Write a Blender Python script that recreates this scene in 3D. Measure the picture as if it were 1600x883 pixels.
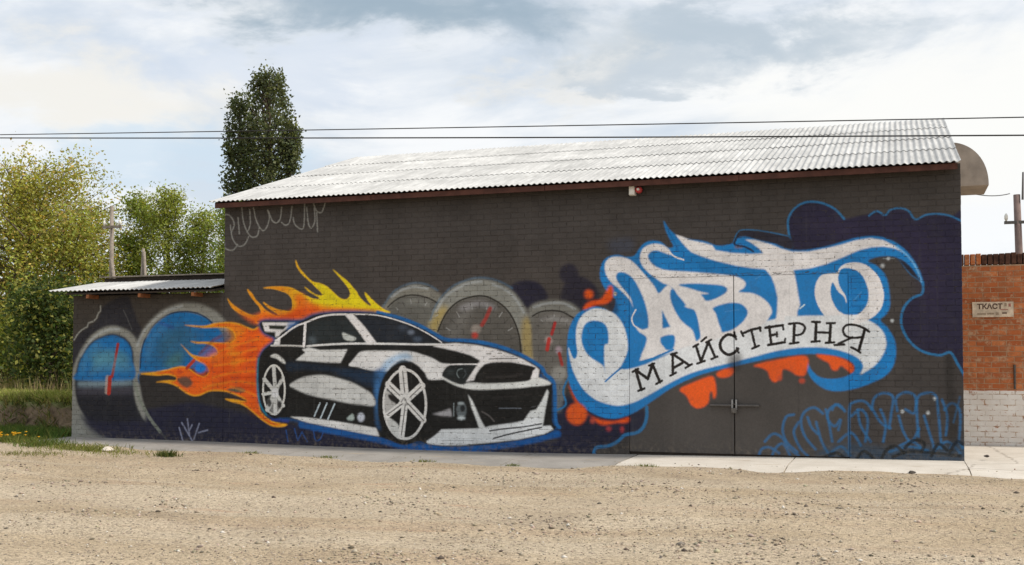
import bpy, math, random
import numpy as np
from mathutils import Vector, Matrix

scene = bpy.context.scene
for o in list(bpy.data.objects): bpy.data.objects.remove(o)
R = math.radians
rng = np.random.default_rng(7)
random.seed(7)

# ------------------------------------------------------------------ camera
cam_d = bpy.data.cameras.new('camera'); cam = bpy.data.objects.new('camera', cam_d)
scene.collection.objects.link(cam); scene.camera = cam
cam.location = (12.622, -19.038, 1.6)
cam.rotation_euler = (R(91.998), 0, R(19.058))
cam_d.sensor_width = 36.0; cam_d.lens = 39.24; cam_d.shift_y = 0.0397
cam_d.clip_start = 0.1; cam_d.clip_end = 3000

# ------------------------------------------------------------------ sun, sky, exposure
SUN = Vector((1.05, 0.07, 1.0)).normalized()          # towards the sun: right, high, just behind the wall
SUN_EL = math.asin(SUN.z); SUN_AZ = math.atan2(SUN.x, SUN.y)
sd = bpy.data.lights.new('sun', 'SUN'); sd.energy = 2.9; sd.angle = R(5); sd.color = (1.0, 0.93, 0.83)
so = bpy.data.objects.new('sun', sd); scene.collection.objects.link(so)
so.rotation_euler = (-SUN).to_track_quat('-Z', 'Y').to_euler()

world = bpy.data.worlds.new('World'); scene.world = world; world.use_nodes = True
wn, wl = world.node_tree.nodes, world.node_tree.links
wn.clear()
def WN(t, **k):
    n = wn.new(t)
    for a, b in k.items(): setattr(n, a, b)
    return n
def wmath(op, a, b=None, c=None):
    n = WN('ShaderNodeMath', operation=op)
    for i, v in enumerate((a, b, c)):
        if v is None: continue
        if isinstance(v, (int, float)): n.inputs[i].default_value = v
        else: wl.new(v, n.inputs[i])
    return n.outputs[0]
def wmix(f, a, b):
    n = WN('ShaderNodeMix', data_type='RGBA')
    for s, v in ((n.inputs[0], f), (n.inputs[6], a), (n.inputs[7], b)):
        if isinstance(v, (int, float)): s.default_value = v
        elif isinstance(v, tuple): s.default_value = (*v, 1)
        else: wl.new(v, s)
    return n.outputs[2]
w_out = WN('ShaderNodeOutputWorld'); w_bg = WN('ShaderNodeBackground'); w_bg.inputs[1].default_value = 0.1
wl.new(w_bg.outputs[0], w_out.inputs[0])
w_sky = WN('ShaderNodeTexSky', sky_type='NISHITA', sun_disc=False)
w_sky.sun_elevation = SUN_EL; w_sky.sun_rotation = SUN_AZ; w_sky.air_density = 1.0; w_sky.dust_density = 2.0
w_tc = WN('ShaderNodeTexCoord')
w_sep = WN('ShaderNodeSeparateXYZ'); wl.new(w_tc.outputs['Generated'], w_sep.inputs[0])
w_map = WN('ShaderNodeMapping'); w_map.inputs['Scale'].default_value = (1, 1, 2.6); wl.new(w_tc.outputs['Generated'], w_map.inputs[0])
def wnoise(scale, detail, rough, dist=0.0):
    n = WN('ShaderNodeTexNoise'); wl.new(w_map.outputs[0], n.inputs['Vector'])
    n.inputs['Scale'].default_value = scale; n.inputs['Detail'].default_value = detail
    n.inputs['Roughness'].default_value = rough; n.inputs['Distortion'].default_value = dist
    return n
n_a, n_b, n_c = wnoise(7, 8, .6, .3), wnoise(15, 7, .62), wnoise(4.2, 9, .58, .5)
w_az = wmath('ARCTAN2', w_sep.outputs[0], w_sep.outputs[1]); w_el = wmath('ARCSINE', w_sep.outputs[2])
w_sc = WN('ShaderNodeSeparateColor'); wl.new(n_a.outputs['Color'], w_sc.inputs[0])
w_sd = WN('ShaderNodeSeparateColor'); wl.new(n_b.outputs['Color'], w_sd.inputs[0])
az = wmath('ADD', w_az, wmath('ADD', wmath('MULTIPLY', wmath('SUBTRACT', w_sc.outputs[0], .5), .34), wmath('MULTIPLY', wmath('SUBTRACT', w_sd.outputs[0], .5), .12)))
el = wmath('ADD', w_el, wmath('ADD', wmath('MULTIPLY', wmath('SUBTRACT', w_sc.outputs[1], .5), .15), wmath('MULTIPLY', wmath('SUBTRACT', w_sd.outputs[1], .5), .06)))
def srgb(r, g, b, k=1.0):
    f = lambda c: (c/12.92 if c <= .04045 else ((c+.055)/1.055)**2.4) * k
    return (f(r/255), f(g/255), f(b/255))
# clear sky between the clouds, then a veil of broken cloud all the way round
veil = WN('ShaderNodeMapRange', interpolation_type='SMOOTHSTEP'); wl.new(n_c.outputs['Fac'], veil.inputs[0])
veil.inputs[1].default_value = .34; veil.inputs[2].default_value = .60
col = wmix(.78, w_sky.outputs[0], srgb(220, 229, 239, 8))
col = wmix(veil.outputs[0], col, srgb(236, 238, 240, 8.6))
hz = WN('ShaderNodeMapRange', interpolation_type='SMOOTHSTEP'); wl.new(w_el, hz.inputs[0])
hz.inputs[1].default_value = .16; hz.inputs[2].default_value = -.02
col = wmix(wmath('MULTIPLY', hz.outputs[0], .55), col, srgb(240, 243, 245, 9))
# cloud banks: centre azimuth, elevation, half widths (radians), colour, weight
CLOUDS = [(-0.549, 0.2518, 0.1491, 0.0258, (212, 223, 238), 0.7), (-0.6397, 0.1653, 0.086, 0.0344, (208, 226, 241), 0.8), (-0.707, 0.2199, 0.1376, 0.0356, (242, 240, 234), 0.9), (-0.2576, 0.2569, 0.0459, 0.0401, (238, 237, 233), 0.8), (-0.448, 0.3095, 0.1548, 0.0356, (158, 178, 194), 0.95), (-0.1327, 0.2819, 0.172, 0.0275, (186, 200, 212), 0.9), (-0.1834, 0.2505, 0.0975, 0.0138, (198, 209, 219), 0.85), (0.0213, 0.2007, 0.1892, 0.0631, (252, 252, 249), 0.9)]
for ca, ce, sa, se, cc, wgt in CLOUDS:
    dx = wmath('DIVIDE', wmath('SUBTRACT', az, ca), sa); dy = wmath('DIVIDE', wmath('SUBTRACT', el, ce), se)
    d = wmath('ADD', wmath('MULTIPLY', dx, dx), wmath('MULTIPLY', dy, dy))
    m = wmath('MULTIPLY', wmath('POWER', 2.718, wmath('MULTIPLY', wmath('MULTIPLY', d, d), -1.0)), wgt)
    col = wmix(m, col, srgb(*cc, 7.7))
wl.new(col, w_bg.inputs[0])

scene.cycles.max_bounces = 6; scene.cycles.diffuse_bounces = 3; scene.cycles.glossy_bounces = 2; scene.cycles.transmission_bounces = 3; scene.cycles.transparent_max_bounces = 4
vs = scene.view_settings
vs.view_transform = 'Standard'; vs.look = 'None'; vs.gamma = 1.0; vs.use_curve_mapping = False; vs.exposure = 0.4

# ------------------------------------------------------------------ helpers
C = scene.collection
def tag(o, label=None, cat=None, group=None, kind=None):
    if label: o['label'] = label
    if cat: o['category'] = cat
    if group: o['group'] = group
    if kind: o['kind'] = kind
    return o
def empty(name, loc=(0, 0, 0), rz=0.0):
    o = bpy.data.objects.new(name, None); C.objects.link(o); o.location = loc; o.rotation_euler.z = rz
    o.empty_display_size = .2
    return o
def link(name, me, mat, parent=None):
    o = bpy.data.objects.new(name, me); C.objects.link(o)
    if mat and not me.materials: me.materials.append(mat)
    if parent: o.parent = parent
    return o
class MB:
    def __init__(s): s.v = []; s.f = []
    def add(s, V, F):
        n = len(s.v); s.v += [tuple(map(float, p)) for p in V]; s.f += [tuple(i + n for i in f) for f in F]; return s
    def box(s, x0, x1, y0, y1, z0, z1):
        return s.add([(x0,y0,z0),(x1,y0,z0),(x1,y1,z0),(x0,y1,z0),(x0,y0,z1),(x1,y0,z1),(x1,y1,z1),(x0,y1,z1)],
                     [(0,3,2,1),(4,5,6,7),(0,1,5,4),(1,2,6,5),(2,3,7,6),(3,0,4,7)])
    def cham(s, x0, x1, y0, y1, z0, z1, c=.006):
        # a block whose front (-y) edges are chamfered
        return s.add([(x0,y1,z0),(x1,y1,z0),(x1,y1,z1),(x0,y1,z1),(x0,y0+c,z0),(x1,y0+c,z0),(x1,y0+c,z1),(x0,y0+c,z1),
                      (x0+c,y0,z0+c),(x1-c,y0,z0+c),(x1-c,y0,z1-c),(x0+c,y0,z1-c)],
                     [(8,9,10,11),(4,5,9,8),(5,6,10,9),(6,7,11,10),(7,4,8,11),(0,1,5,4),(1,2,6,5),(2,3,7,6),(3,0,4,7)])
    def tube(s, pts, rad, n=8, cap=True):
        pts = [Vector(p) for p in pts]; k = len(pts); V = []; F = []
        if not hasattr(rad, '__len__'): rad = [rad] * k
        for i, p in enumerate(pts):
            d = (pts[min(i+1, k-1)] - pts[max(i-1, 0)]).normalized()
            a = d.orthogonal().normalized() if i == 0 else (a - d * a.dot(d)).normalized()
            b = d.cross(a)
            for j in range(n):
                t = 2 * math.pi * j / n; V.append(p + (a * math.cos(t) + b * math.sin(t)) * rad[i])
        for i in range(k - 1):
            for j in range(n):
                F.append((i*n+j, i*n+(j+1) % n, (i+1)*n+(j+1) % n, (i+1)*n+j))
        if cap: F += [tuple(range(n-1, -1, -1)), tuple((k-1)*n + j for j in range(n))]
        return s.add(V, F)
    def mesh(s, name, smooth=False):
        me = bpy.data.meshes.new(name); me.from_pydata(s.v, [], s.f); me.validate()
        if smooth: me.shade_smooth()
        return me
    def obj(s, name, mat, parent=None, smooth=False): return link(name, s.mesh(name, smooth), mat, parent)
def np_mesh(name, V, F, cols=None):
    # many quads or triangles at once; cols = one colour per face
    V = np.asarray(V, np.float32); F = np.asarray(F, np.int32); n = F.shape[1]
    me = bpy.data.meshes.new(name)
    me.vertices.add(len(V)); me.vertices.foreach_set('co', V.ravel())
    me.loops.add(F.size); me.loops.foreach_set('vertex_index', F.ravel())
    me.polygons.add(len(F)); me.polygons.foreach_set('loop_start', np.arange(0, F.size, n, dtype=np.int32))
    me.update(calc_edges=True)
    if cols is not None:
        a = me.color_attributes.new('tint', 'FLOAT_COLOR', 'CORNER')
        c = np.ones((len(F), n, 4), np.float32); c[:, :, :3] = np.asarray(cols, np.float32)[:, None, :]
        a.data.foreach_set('color', c.ravel())
    return me

# ------------------------------------------------------------------ materials
class NT:
    def __init__(s, name):
        s.m = bpy.data.materials.new(name); s.m.use_nodes = True; s.n = s.m.node_tree.nodes; s.l = s.m.node_tree.links
        s.b = s.n['Principled BSDF']; s.out = s.n['Material Output']
    def N(s, t, **k):
        n = s.n.new(t)
        for a, b in k.items(): setattr(n, a, b)
        return n
    def put(s, sock, v):
        if isinstance(v, (int, float)): sock.default_value = v
        elif isinstance(v, tuple): sock.default_value = (*v, 1) if len(v) == 3 and sock.type == 'RGBA' else v
        else: s.l.new(v, sock)
    def math(s, op, a, b=0.0, c=0.0):
        n = s.N('ShaderNodeMath', operation=op)
        for i, v in enumerate((a, b, c)): s.put(n.inputs[i], v)
        return n.outputs[0]
    def mix(s, f, a, b, mode='MIX'):
        n = s.N('ShaderNodeMix', data_type='RGBA', blend_type=mode)
        s.put(n.inputs[0], f); s.put(n.inputs[6], a); s.put(n.inputs[7], b)
        return n.outputs[2]
    def ramp(s, v, a, b, lo=0.0, hi=1.0):
        n = s.N('ShaderNodeMapRange', interpolation_type='SMOOTHSTEP'); s.put(n.inputs[0], v)
        for i, q in ((1, a), (2, b), (3, lo), (4, hi)): n.inputs[i].default_value = q
        return n.outputs[0]
    def pos(s, scale=(1, 1, 1), off=(0, 0, 0), obj=False):
        g = s.N('ShaderNodeTexCoord').outputs['Object'] if obj else s.N('ShaderNodeNewGeometry').outputs['Position']
        m = s.N('ShaderNodeMapping'); s.l.new(g, m.inputs[0]); m.inputs['Scale'].default_value = scale; m.inputs['Location'].default_value = off
        return m.outputs[0]
    def noise(s, vec, scale, detail=4, rough=.55, out='Fac', dist=0.0):
        n = s.N('ShaderNodeTexNoise'); s.l.new(vec, n.inputs['Vector'])
        n.inputs['Scale'].default_value = scale; n.inputs['Detail'].default_value = detail
        n.inputs['Roughness'].default_value = rough; n.inputs['Distortion'].default_value = dist
        return n.outputs[out]
    def bump(s, h, strength=.3, dist=.01):
        n = s.N('ShaderNodeBump'); n.inputs['Strength'].default_value = strength; n.inputs['Distance'].default_value = dist
        s.l.new(h, n.inputs['Height']); s.l.new(n.outputs[0], s.b.inputs['Normal']); return n
    def fin(s, col, rough=.8, spec=.3, metal=0.0):
        s.put(s.b.inputs['Base Color'], col); s.put(s.b.inputs['Roughness'], rough)
        s.b.inputs['Specular IOR Level'].default_value = spec; s.b.inputs['Metallic'].default_value = metal
        return s.m
def plain(name, c, rough=.75, var=.25, scale=6, spec=.3, metal=0.0, bump=.15, bs=40):
    t = NT(name); p = t.pos()
    n = t.noise(p, scale, 6, .6)
    k = t.ramp(n, .3, .7, 1 - var, 1 + var * .6)
    col = t.mix(1.0, c, t.N('ShaderNodeCombineColor').outputs[0], 'MULTIPLY')
    cc = t.n[-1] if False else None
    cb = [x for x in t.n if x.bl_idname == 'ShaderNodeCombineColor'][-1]
    for i in range(3): t.l.new(k, cb.inputs[i])
    t.bump(t.noise(p, bs, 4, .6), bump, .01)
    return t.fin(col, rough, spec, metal)
def grey(t, v):
    cb = t.N('ShaderNodeCombineColor')
    for i in range(3): t.l.new(v, cb.inputs[i])
    return cb.outputs[0]

# --- mural painter: fills and spray strokes rasterised into one flat print, units of 5 mm on the wall
TX0, TX1, TZ1 = -3.75, 13.80, 4.95          # metres covered by the print
UPM = 200
TW, TH = int((TX1 - TX0) * UPM), int(TZ1 * UPM)
def s2l(c):
    c = np.asarray(c, float) / 255.0
    return np.where(c <= .04045, c / 12.92, ((c + .055) / 1.055) ** 2.4)
def catmull(P, closed, n=5):
    P = np.asarray(P, float); m = len(P); out = []
    if m < 3: return P
    rng = range(m) if closed else range(m - 1)
    for i in rng:
        if closed: a, b, c, d = P[(i-1) % m], P[i], P[(i+1) % m], P[(i+2) % m]
        else: a, b, c, d = P[max(i-1, 0)], P[i], P[i+1], P[min(i+2, m-1)]
        for k in range(n):
            t = k / n
            out.append(.5 * ((2*b) + (c-a)*t + (2*a-5*b+4*c-d)*t*t + (3*b-a-3*c+d)*t**3))
    if not closed: out.append(P[-1])
    return np.array(out)
def boxblur(m, r):
    r = int(round(r))
    if r < 1: return m
    for ax in (0, 1):
        for _ in range(2):
            p = np.pad(m, [(r+1, r) if i == ax else (0, 0) for i in (0, 1)], mode='edge')
            c = np.cumsum(p, axis=ax)
            n = m.shape[ax]; k = 2*r + 1
            m = (c[k:k+n] - c[:n]) / k if ax == 0 else (c[:, k:k+n] - c[:, :n]) / k
    return m
def fill_mask(P, x0, y0, w, h, ss=2):
    M = np.zeros((h*ss, w*ss), np.float32)
    X = (P[:, 0] - x0) * ss; Y = (P[:, 1] - y0) * ss
    X2, Y2 = np.roll(X, -1), np.roll(Y, -1)
    for r in range(h*ss):
        yc = r + .5
        s = (Y <= yc) != (Y2 <= yc)
        if not s.any(): continue
        xs = np.sort(X[s] + (yc - Y[s]) / (Y2[s] - Y[s]) * (X2[s] - X[s]))
        for a, b in zip(xs[::2], xs[1::2]):
            i, j = int(max(0, math.ceil(a - .5))), int(min(w*ss, math.floor(b - .5) + 1))
            if j > i: M[r, i:j] = 1
    return M.reshape(h, ss, w, ss).mean(axis=(1, 3))
def dist_mask(P, closed, rad, soft, x0, y0, w, h):
    gx, gy = np.meshgrid(np.arange(w) + x0 + .5, np.arange(h) + y0 + .5)
    D = np.full((h, w), 1e9)
    Q = np.vstack([P, P[:1]]) if closed else P
    for (ax, ay), (bx, by) in zip(Q[:-1], Q[1:]):
        m = rad + soft + 2
        i0, i1 = int(max(0, min(ax, bx) - m - x0)), int(min(w, max(ax, bx) + m - x0 + 1))
        j0, j1 = int(max(0, min(ay, by) - m - y0)), int(min(h, max(ay, by) + m - y0 + 1))
        if i1 <= i0 or j1 <= j0: continue
        px, py = gx[j0:j1, i0:i1] - ax, gy[j0:j1, i0:i1] - ay
        dx, dy = bx - ax, by - ay; L = dx*dx + dy*dy + 1e-9
        t = np.clip((px*dx + py*dy) / L, 0, 1)
        D[j0:j1, i0:i1] = np.minimum(D[j0:j1, i0:i1], np.hypot(px - t*dx, py - t*dy))
    s = max(soft, .7)
    t = np.clip((rad + s*.5 - D) / s, 0, 1)
    return t*t*(3 - 2*t)
def paint_mural(OPS, base):
    img = np.empty((TH, TW, 3)); img[:] = s2l(base)
    off = np.array([TX0 * UPM, 0.0])
    for op in OPS:
        kind, flat, col, smooth, soft, alpha = op[:6]
        P = np.array(flat, float).reshape(-1, 2) - off
        closed = kind == 'F' or op[7] == 1
        if smooth: P = catmull(P, closed)
        rad = op[6] / 2 if kind == 'S' else (op[8] if kind == 'F' else 0)
        pad = rad + soft*2 + 4
        x0, y0 = int(max(0, P[:, 0].min() - pad)), int(max(0, P[:, 1].min() - pad))
        x1, y1 = int(min(TW, P[:, 0].max() + pad)), int(min(TH, P[:, 1].max() + pad))
        w, h = x1 - x0, y1 - y0
        if w < 2 or h < 2: continue
        if kind == 'S':
            M = dist_mask(P, op[7] == 1, rad, soft, x0, y0, w, h)
        else:
            M = fill_mask(P, x0, y0, w, h)
            if op[8] > 0: M = np.maximum(M, dist_mask(P, True, op[8], soft, x0, y0, w, h))
            if op[7]:
                B = boxblur(M, op[7]); t = np.clip((B - .62) / .3, 0, 1); M = t*t*(3 - 2*t) * M
            M = boxblur(M, soft * .5)
        M = (M * alpha)[..., None]
        c = s2l(col)
        if kind == 'F' and op[6]:
            c0, xa, c1, xb = op[6]
            t = np.clip((np.arange(w) + x0 + TX0*UPM - xa) / (xb - xa), 0, 1)[None, :, None]
            c = s2l(c0) * (1 - t) + s2l(c1) * t
        R = img[y0:y1, x0:x1]
        R[:] = R * (1 - M) + c * M
    return img

OPS = [
('F',[1641,607,2382,619,2367,-6,1639,-14],(66,62,59),0,3.86,1.0,None,0,0.0),
('F',[-17,742,959,759,1902,616,1679,333,699,551,-15,538],(70,64,60),1,134.4,0.5,None,0,0.0),
('F',[-19,998,2720,1004,2717,820,1450,856,-18,870],(50,46,42),0,82.13,0.55,None,0,0.0),  # eave shade painted into the print, a soft darker band along the wall top
('F',[-781,658,-16,665,-9,-19,-770,-12],(58,53,48),0,8.97,1.0,None,0,0.0),
('F',[-750,335,-734,389,-705,431,-680,450,-654,466,-628,481,-600,507,-584,547,-521,580,-458,592,-435,545,-403,476,-387,445,-417,387,-487,440,-583,454,-663,402,-716,309],(38,37,42),1,9.17,1.0,None,0,0.0),
('S',[-725,413,-706,439,-686,455,-660,466,-654,482,-629,489,-613,502,-606,521,-594,531,-594,552],(140,140,134),0,5.28,0.8,6.46,0),
('S',[-479,532,-456,492,-437,453],(95,95,95),1,5.18,0.5,4.31,0),
('F',[-743,-38,-747,202,-735,269,-720,314,-698,359,-660,407,-615,444,-564,465,-513,467,-465,453,-430,429,-405,387,-396,231,-364,127,-310,45,-276,5],(124,124,118),1,9.12,1.0,None,0,0.0),
('F',[-443,231,-441,309,-423,374,-390,439,-344,491,-283,532,-204,556,-131,555,-65,536,-11,502,19,456,2,411,-146,335,-327,128,-370,127],(124,124,118),1,12.62,1.0,None,0,0.0),
('F',[-718,215,-716,261,-704,314,-675,370,-630,410,-583,430,-532,438,-484,427,-452,406,-433,374,-426,335,-428,231,-414,158,-382,96,-325,14,-570,19,-599,42,-641,70,-674,104,-704,149],(30,30,36),1,7.17,1.0,None,0,0.0),
('F',[-709,245,-706,282,-694,319,-665,367,-624,404,-579,422,-531,430,-487,419,-458,401,-439,372,-435,335,-434,246],(22,96,152),1,7.19,1.0,None,0,0.0),
('F',[-646,346,-582,372,-486,367,-445,335,-454,319,-581,314,-613,304],(70,120,135),1,24.77,0.7,None,0,0.0),
('F',[-706,239,-434,246,-431,225,-579,214,-705,216],(120,140,150),0,13.06,0.75,None,0,0.0),
('F',[-705,213,-431,220,-430,189,-705,186],(70,68,78),0,20.88,0.7,None,0,0.0),
('S',[-554,256,-557,198],(170,150,140),0,9.13,0.7,20.28,0),
('S',[-505,393,-514,346,-532,261],(135,38,36),1,5.2,1.0,13.0,0),
('S',[-542,256,-547,193],(160,45,30),1,5.99,1.0,18.81,0),
('F',[-396,231,-397,309,-389,374,-359,437,-319,480,-264,511,-197,523,-131,514,-79,495,-40,467,2,411,-27,284,-146,296,-267,278,-397,278],(22,96,152),1,6.94,1.0,None,0,0.0),
('S',[-394,296,-386,374,-359,437,-319,480,-264,511,-197,523,-131,517,-79,495,-49,470],(20,45,70),1,5.06,0.9,6.18,0),
('F',[-285,438,-178,476,-117,411,-192,335,-299,348],(52,96,120),1,46.6,0.6,None,0,0.0),
('F',[-262,340,-192,361,-206,296,-283,301],(70,105,80),1,27.75,0.6,None,0,0.0),
('S',[-300,478,-239,459],(40,60,130),0,12.68,0.5,14.09,0),
('F',[-691,319,-659,367,-614,399,-582,388,-645,330,-683,261],(70,128,160),1,21.09,0.45,None,0,0.0),
('F',[-613,335,-533,346,-454,319,-441,283,-580,282,-644,272],(90,140,150),1,24.77,0.4,None,0,0.0),
('F',[-360,335,-330,400,-263,451,-178,438,-238,374,-298,296],(40,78,96),1,39.31,0.5,None,0,0.0),
('F',[-376,335,-355,413,-300,470,-276,459,-330,400,-354,309],(60,112,150),1,20.41,0.5,None,0,0.0),
('F',[-387,434,-338,486,-276,524,-264,516,-331,470,-368,418],(140,138,126),1,12.76,0.6,None,0,0.0),
('F',[-663,402,-615,439,-557,457,-506,456,-551,443,-615,420],(140,140,130),1,13.11,0.6,None,0,0.0),
('F',[-394,270,-298,275,-146,258,4,203,161,159,348,88,350,-59,-370,-80,-326,45,-370,137,-393,218],(44,41,40),1,8.7,1.0,None,0,0.0),
('F',[-364,127,-144,161,34,133,162,110,349,76,961,28,1373,38,1359,215,1401,215,1460,175,1587,132,1696,160,1701,129,1689,94,1667,76,1624,66,1598,43,1564,27,1520,19,1513,-26,1209,-46,-361,-80],(33,33,50),0,14.01,1.0,None,0,0.0),
('F',[-690,109,-577,72,-143,79,-142,-74,-576,8],(33,33,50),1,24.37,1.0,None,0,0.0),
('S',[-418,231,-408,199,-389,158,-360,114,-332,78,-295,40],(112,116,106),1,5.87,0.85,14.18,0),
('S',[-295,40,-258,5],(70,72,72),1,8.84,0.6,8.41,0),
('F',[689,498,705,541,736,576,778,599,825,610,872,602,913,582,944,546,934,475,857,429],(112,110,102),1,14.58,1.0,None,0,0.0),
('F',[716,478,721,526,747,552,784,566,820,570,867,562,903,544,924,518,934,428,805,429],(92,91,86),1,7.85,1.0,None,0,0.0),
('S',[715,526,739,547,773,564,818,570,867,562,908,544,919,532],(44,42,38),1,4.49,1.0,5.49,0),
('F',[773,544,826,555,877,543,893,528,826,534],(122,122,116),1,14.56,0.6,None,0,0.0),
('F',[1202,583,1224,608,1263,614,1306,606,1333,580,1345,548,1318,521,1246,522],(34,32,46),1,7.44,1.0,None,0,0.0),
('F',[1459,632,1456,618,1448,607,1437,599,1423,597,1410,600,1398,608,1390,620,1388,634,1390,648,1398,660,1410,667,1423,670,1437,667,1448,658,1456,646],(40,37,47),1,10.45,1.0,None,0,0.0),
('F',[1392,538,1402,588,1426,615,1468,623,1510,599,1533,563,1528,491,1472,473,1414,492],(38,35,46),1,10.39,1.0,None,0,0.0),
('F',[883,447,898,499,929,551,972,590,1023,615,1080,623,1145,612,1202,583,1246,536,1275,478,1289,407,1287,319,1209,333,1111,380,960,381],(124,124,118),1,10.84,1.0,None,0,0.0),
('F',[883,447,908,495,939,527,959,513,929,464,919,428],(158,136,62),1,21.05,0.75,None,0,0.0),
('F',[1250,471,1282,471,1289,402,1287,324,1246,352],(150,130,72),1,16.98,0.75,None,0,0.0),
('F',[921,428,939,475,965,513,1005,543,1060,558,1103,557,1148,540,1185,512,1216,467,1236,412,1246,352,1185,361,1061,392,960,397],(84,81,76),1,5.97,1.0,None,0,0.0),
('S',[919,433,939,478,965,515,1005,545,1060,560,1103,560,1148,542,1185,514,1216,470,1236,414,1243,356],(44,41,36),1,4.34,1.0,6.27,0),
('F',[998,517,1048,540,1103,541,1148,519,1135,510,1080,525,1030,507],(138,136,138),1,14.15,0.7,None,0,0.0),
('F',[960,428,998,498,1060,511,1023,451,990,404],(110,108,104),1,24.12,0.5,None,0,0.0),
('F',[1091,441,1089,434,1085,429,1078,426,1071,425,1063,426,1056,429,1052,435,1051,441,1052,447,1056,453,1063,456,1071,457,1078,456,1085,452,1089,447],(150,140,132),1,10.88,0.8,None,0,0.0),
('S',[1125,515,1110,482,1093,455],(150,52,46),1,7.58,0.85,14.45,0),
('F',[1078,417,1077,413,1074,409,1070,407,1066,406,1061,407,1057,409,1054,413,1053,418,1054,422,1057,426,1061,428,1066,429,1070,428,1074,426,1077,422],(170,60,50),1,7.62,1.0,None,0,0.0),
('F',[1272,508,1297,531,1345,541,1406,538,1449,517,1475,482,1482,423,1402,433,1306,425,1280,460],(112,111,105),1,10.49,1.0,None,0,0.0),
('F',[1287,471,1318,496,1359,502,1402,495,1444,469,1458,424,1449,333,1444,265,1411,242,1401,186,1358,185,1349,242,1301,306,1287,368],(96,93,88),1,7.33,1.0,None,0,0.0),
('S',[1287,485,1318,500,1359,504,1402,497,1447,471],(44,41,38),1,4.2,1.0,5.6,0),
('F',[1311,471,1364,486,1421,474,1437,451,1368,465],(140,138,136),1,13.63,0.6,None,0,0.0),
('F',[1361,397,1360,392,1357,387,1352,384,1347,383,1341,384,1337,387,1334,392,1332,397,1334,402,1337,407,1341,410,1347,411,1352,410,1357,407,1360,402],(160,140,136),1,7.36,0.8,None,0,0.0),
('S',[1371,459,1359,420],(150,42,40),0,5.77,1.0,11.66,0),
('S',[1349,402,1342,365],(165,52,46),0,5.78,1.0,14.02,0),
('F',[1397,363,1396,357,1393,353,1389,350,1385,349,1380,350,1376,353,1374,358,1373,363,1374,368,1376,372,1380,375,1385,376,1389,375,1393,372,1396,368],(160,140,150),1,7.32,0.8,None,0,0.0),
('S',[1387,351,1397,310],(140,50,44),0,5.75,1.0,11.61,0),
('F',[1366,301,1406,301,1413,274,1382,247,1359,269],(142,140,134),1,10.45,0.75,None,0,0.0),
('F',[1361,247,1401,247,1396,152,1368,151],(98,104,108),1,10.44,0.8,None,0,0.0),
('S',[1318,299,1349,260,1363,231,1363,151],(40,104,150),1,5.77,1.0,6.99,0),
('S',[1439,288,1415,254,1401,215,1411,170,1377,149],(40,104,150),1,5.73,1.0,6.94,0),
('S',[942,411,959,406],(60,57,54),0,3.75,0.7,3.92,0),
('S',[953,446,969,436],(150,150,148),0,3.75,0.7,3.92,0),
('S',[971,477,985,464],(60,57,54),0,3.74,0.7,3.91,0),
('S',[994,503,1005,486],(150,150,148),0,3.73,0.7,3.9,0),
('S',[1021,522,1029,503],(60,57,54),0,3.72,0.7,3.89,0),
('S',[1052,533,1055,513],(150,150,148),0,3.71,0.7,3.88,0),
('S',[1083,537,1083,516],(60,57,54),0,3.7,0.7,3.87,0),
('S',[1114,532,1111,512],(150,150,148),0,3.68,0.7,3.85,0),
('S',[1144,520,1137,501],(60,57,54),0,3.67,0.7,3.84,0),
('S',[1171,500,1160,484],(150,150,148),0,3.66,0.7,3.83,0),
('S',[1193,474,1180,461],(60,57,54),0,3.65,0.7,3.82,0),
('S',[1210,443,1195,434],(150,150,148),0,3.64,0.7,3.81,0),
('S',[1221,409,1205,404],(60,57,54),0,3.63,0.7,3.8,0),
('S',[731,496,742,491],(60,57,54),0,3.85,0.7,4.03,0),
('S',[750,523,759,515],(150,150,148),0,3.84,0.7,4.02,0),
('S',[777,542,783,531],(60,57,54),0,3.83,0.7,4.01,0),
('S',[809,552,811,540],(150,150,148),0,3.82,0.7,4.0,0),
('S',[842,551,840,540],(60,57,54),0,3.81,0.7,3.98,0),
('S',[874,541,868,530],(150,150,148),0,3.79,0.7,3.97,0),
('S',[901,521,892,513],(60,57,54),0,3.78,0.7,3.95,0),
('S',[919,494,908,489],(150,150,148),0,3.77,0.7,3.94,0),
('S',[1303,452,1311,449],(60,57,54),0,3.59,0.7,3.76,0),
('S',[1319,471,1325,466],(150,150,148),0,3.59,0.7,3.75,0),
('S',[1342,484,1345,477],(60,57,54),0,3.58,0.7,3.74,0),
('S',[1368,488,1368,481],(150,150,148),0,3.57,0.7,3.73,0),
('S',[1395,483,1392,476],(60,57,54),0,3.56,0.7,3.72,0),
('S',[1417,470,1411,465],(150,150,148),0,3.55,0.7,3.71,0),
('S',[1433,451,1425,447],(60,57,54),0,3.54,0.7,3.7,0),
('S',[913,509,944,556,990,588,1040,608,1090,614],(164,170,174),1,11.0,0.5,7.33,0),
('S',[1135,603,1185,581,1224,546,1253,499],(164,170,174),1,10.73,0.5,7.15,0),
('S',[731,564,773,590,825,601,877,593],(164,170,174),1,11.25,0.5,7.5,0),
('S',[1292,517,1345,530,1402,529,1444,508],(164,170,174),1,10.5,0.5,7.0,0),
('S',[-411,387,-380,442,-331,488,-270,526,-197,546],(164,170,174),1,12.75,0.5,8.5,0),
('S',[-691,346,-653,396,-608,433,-551,454,-500,456],(164,170,174),1,13.13,0.5,8.75,0),
('S',[888,476,919,542,969,593,1025,618,1085,628,1150,617,1209,588],(70,110,140),1,10.94,0.45,6.08,0),
('S',[694,526,736,581,784,607,831,615,877,607,918,585],(70,110,140),1,11.25,0.4,6.25,0),
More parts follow.
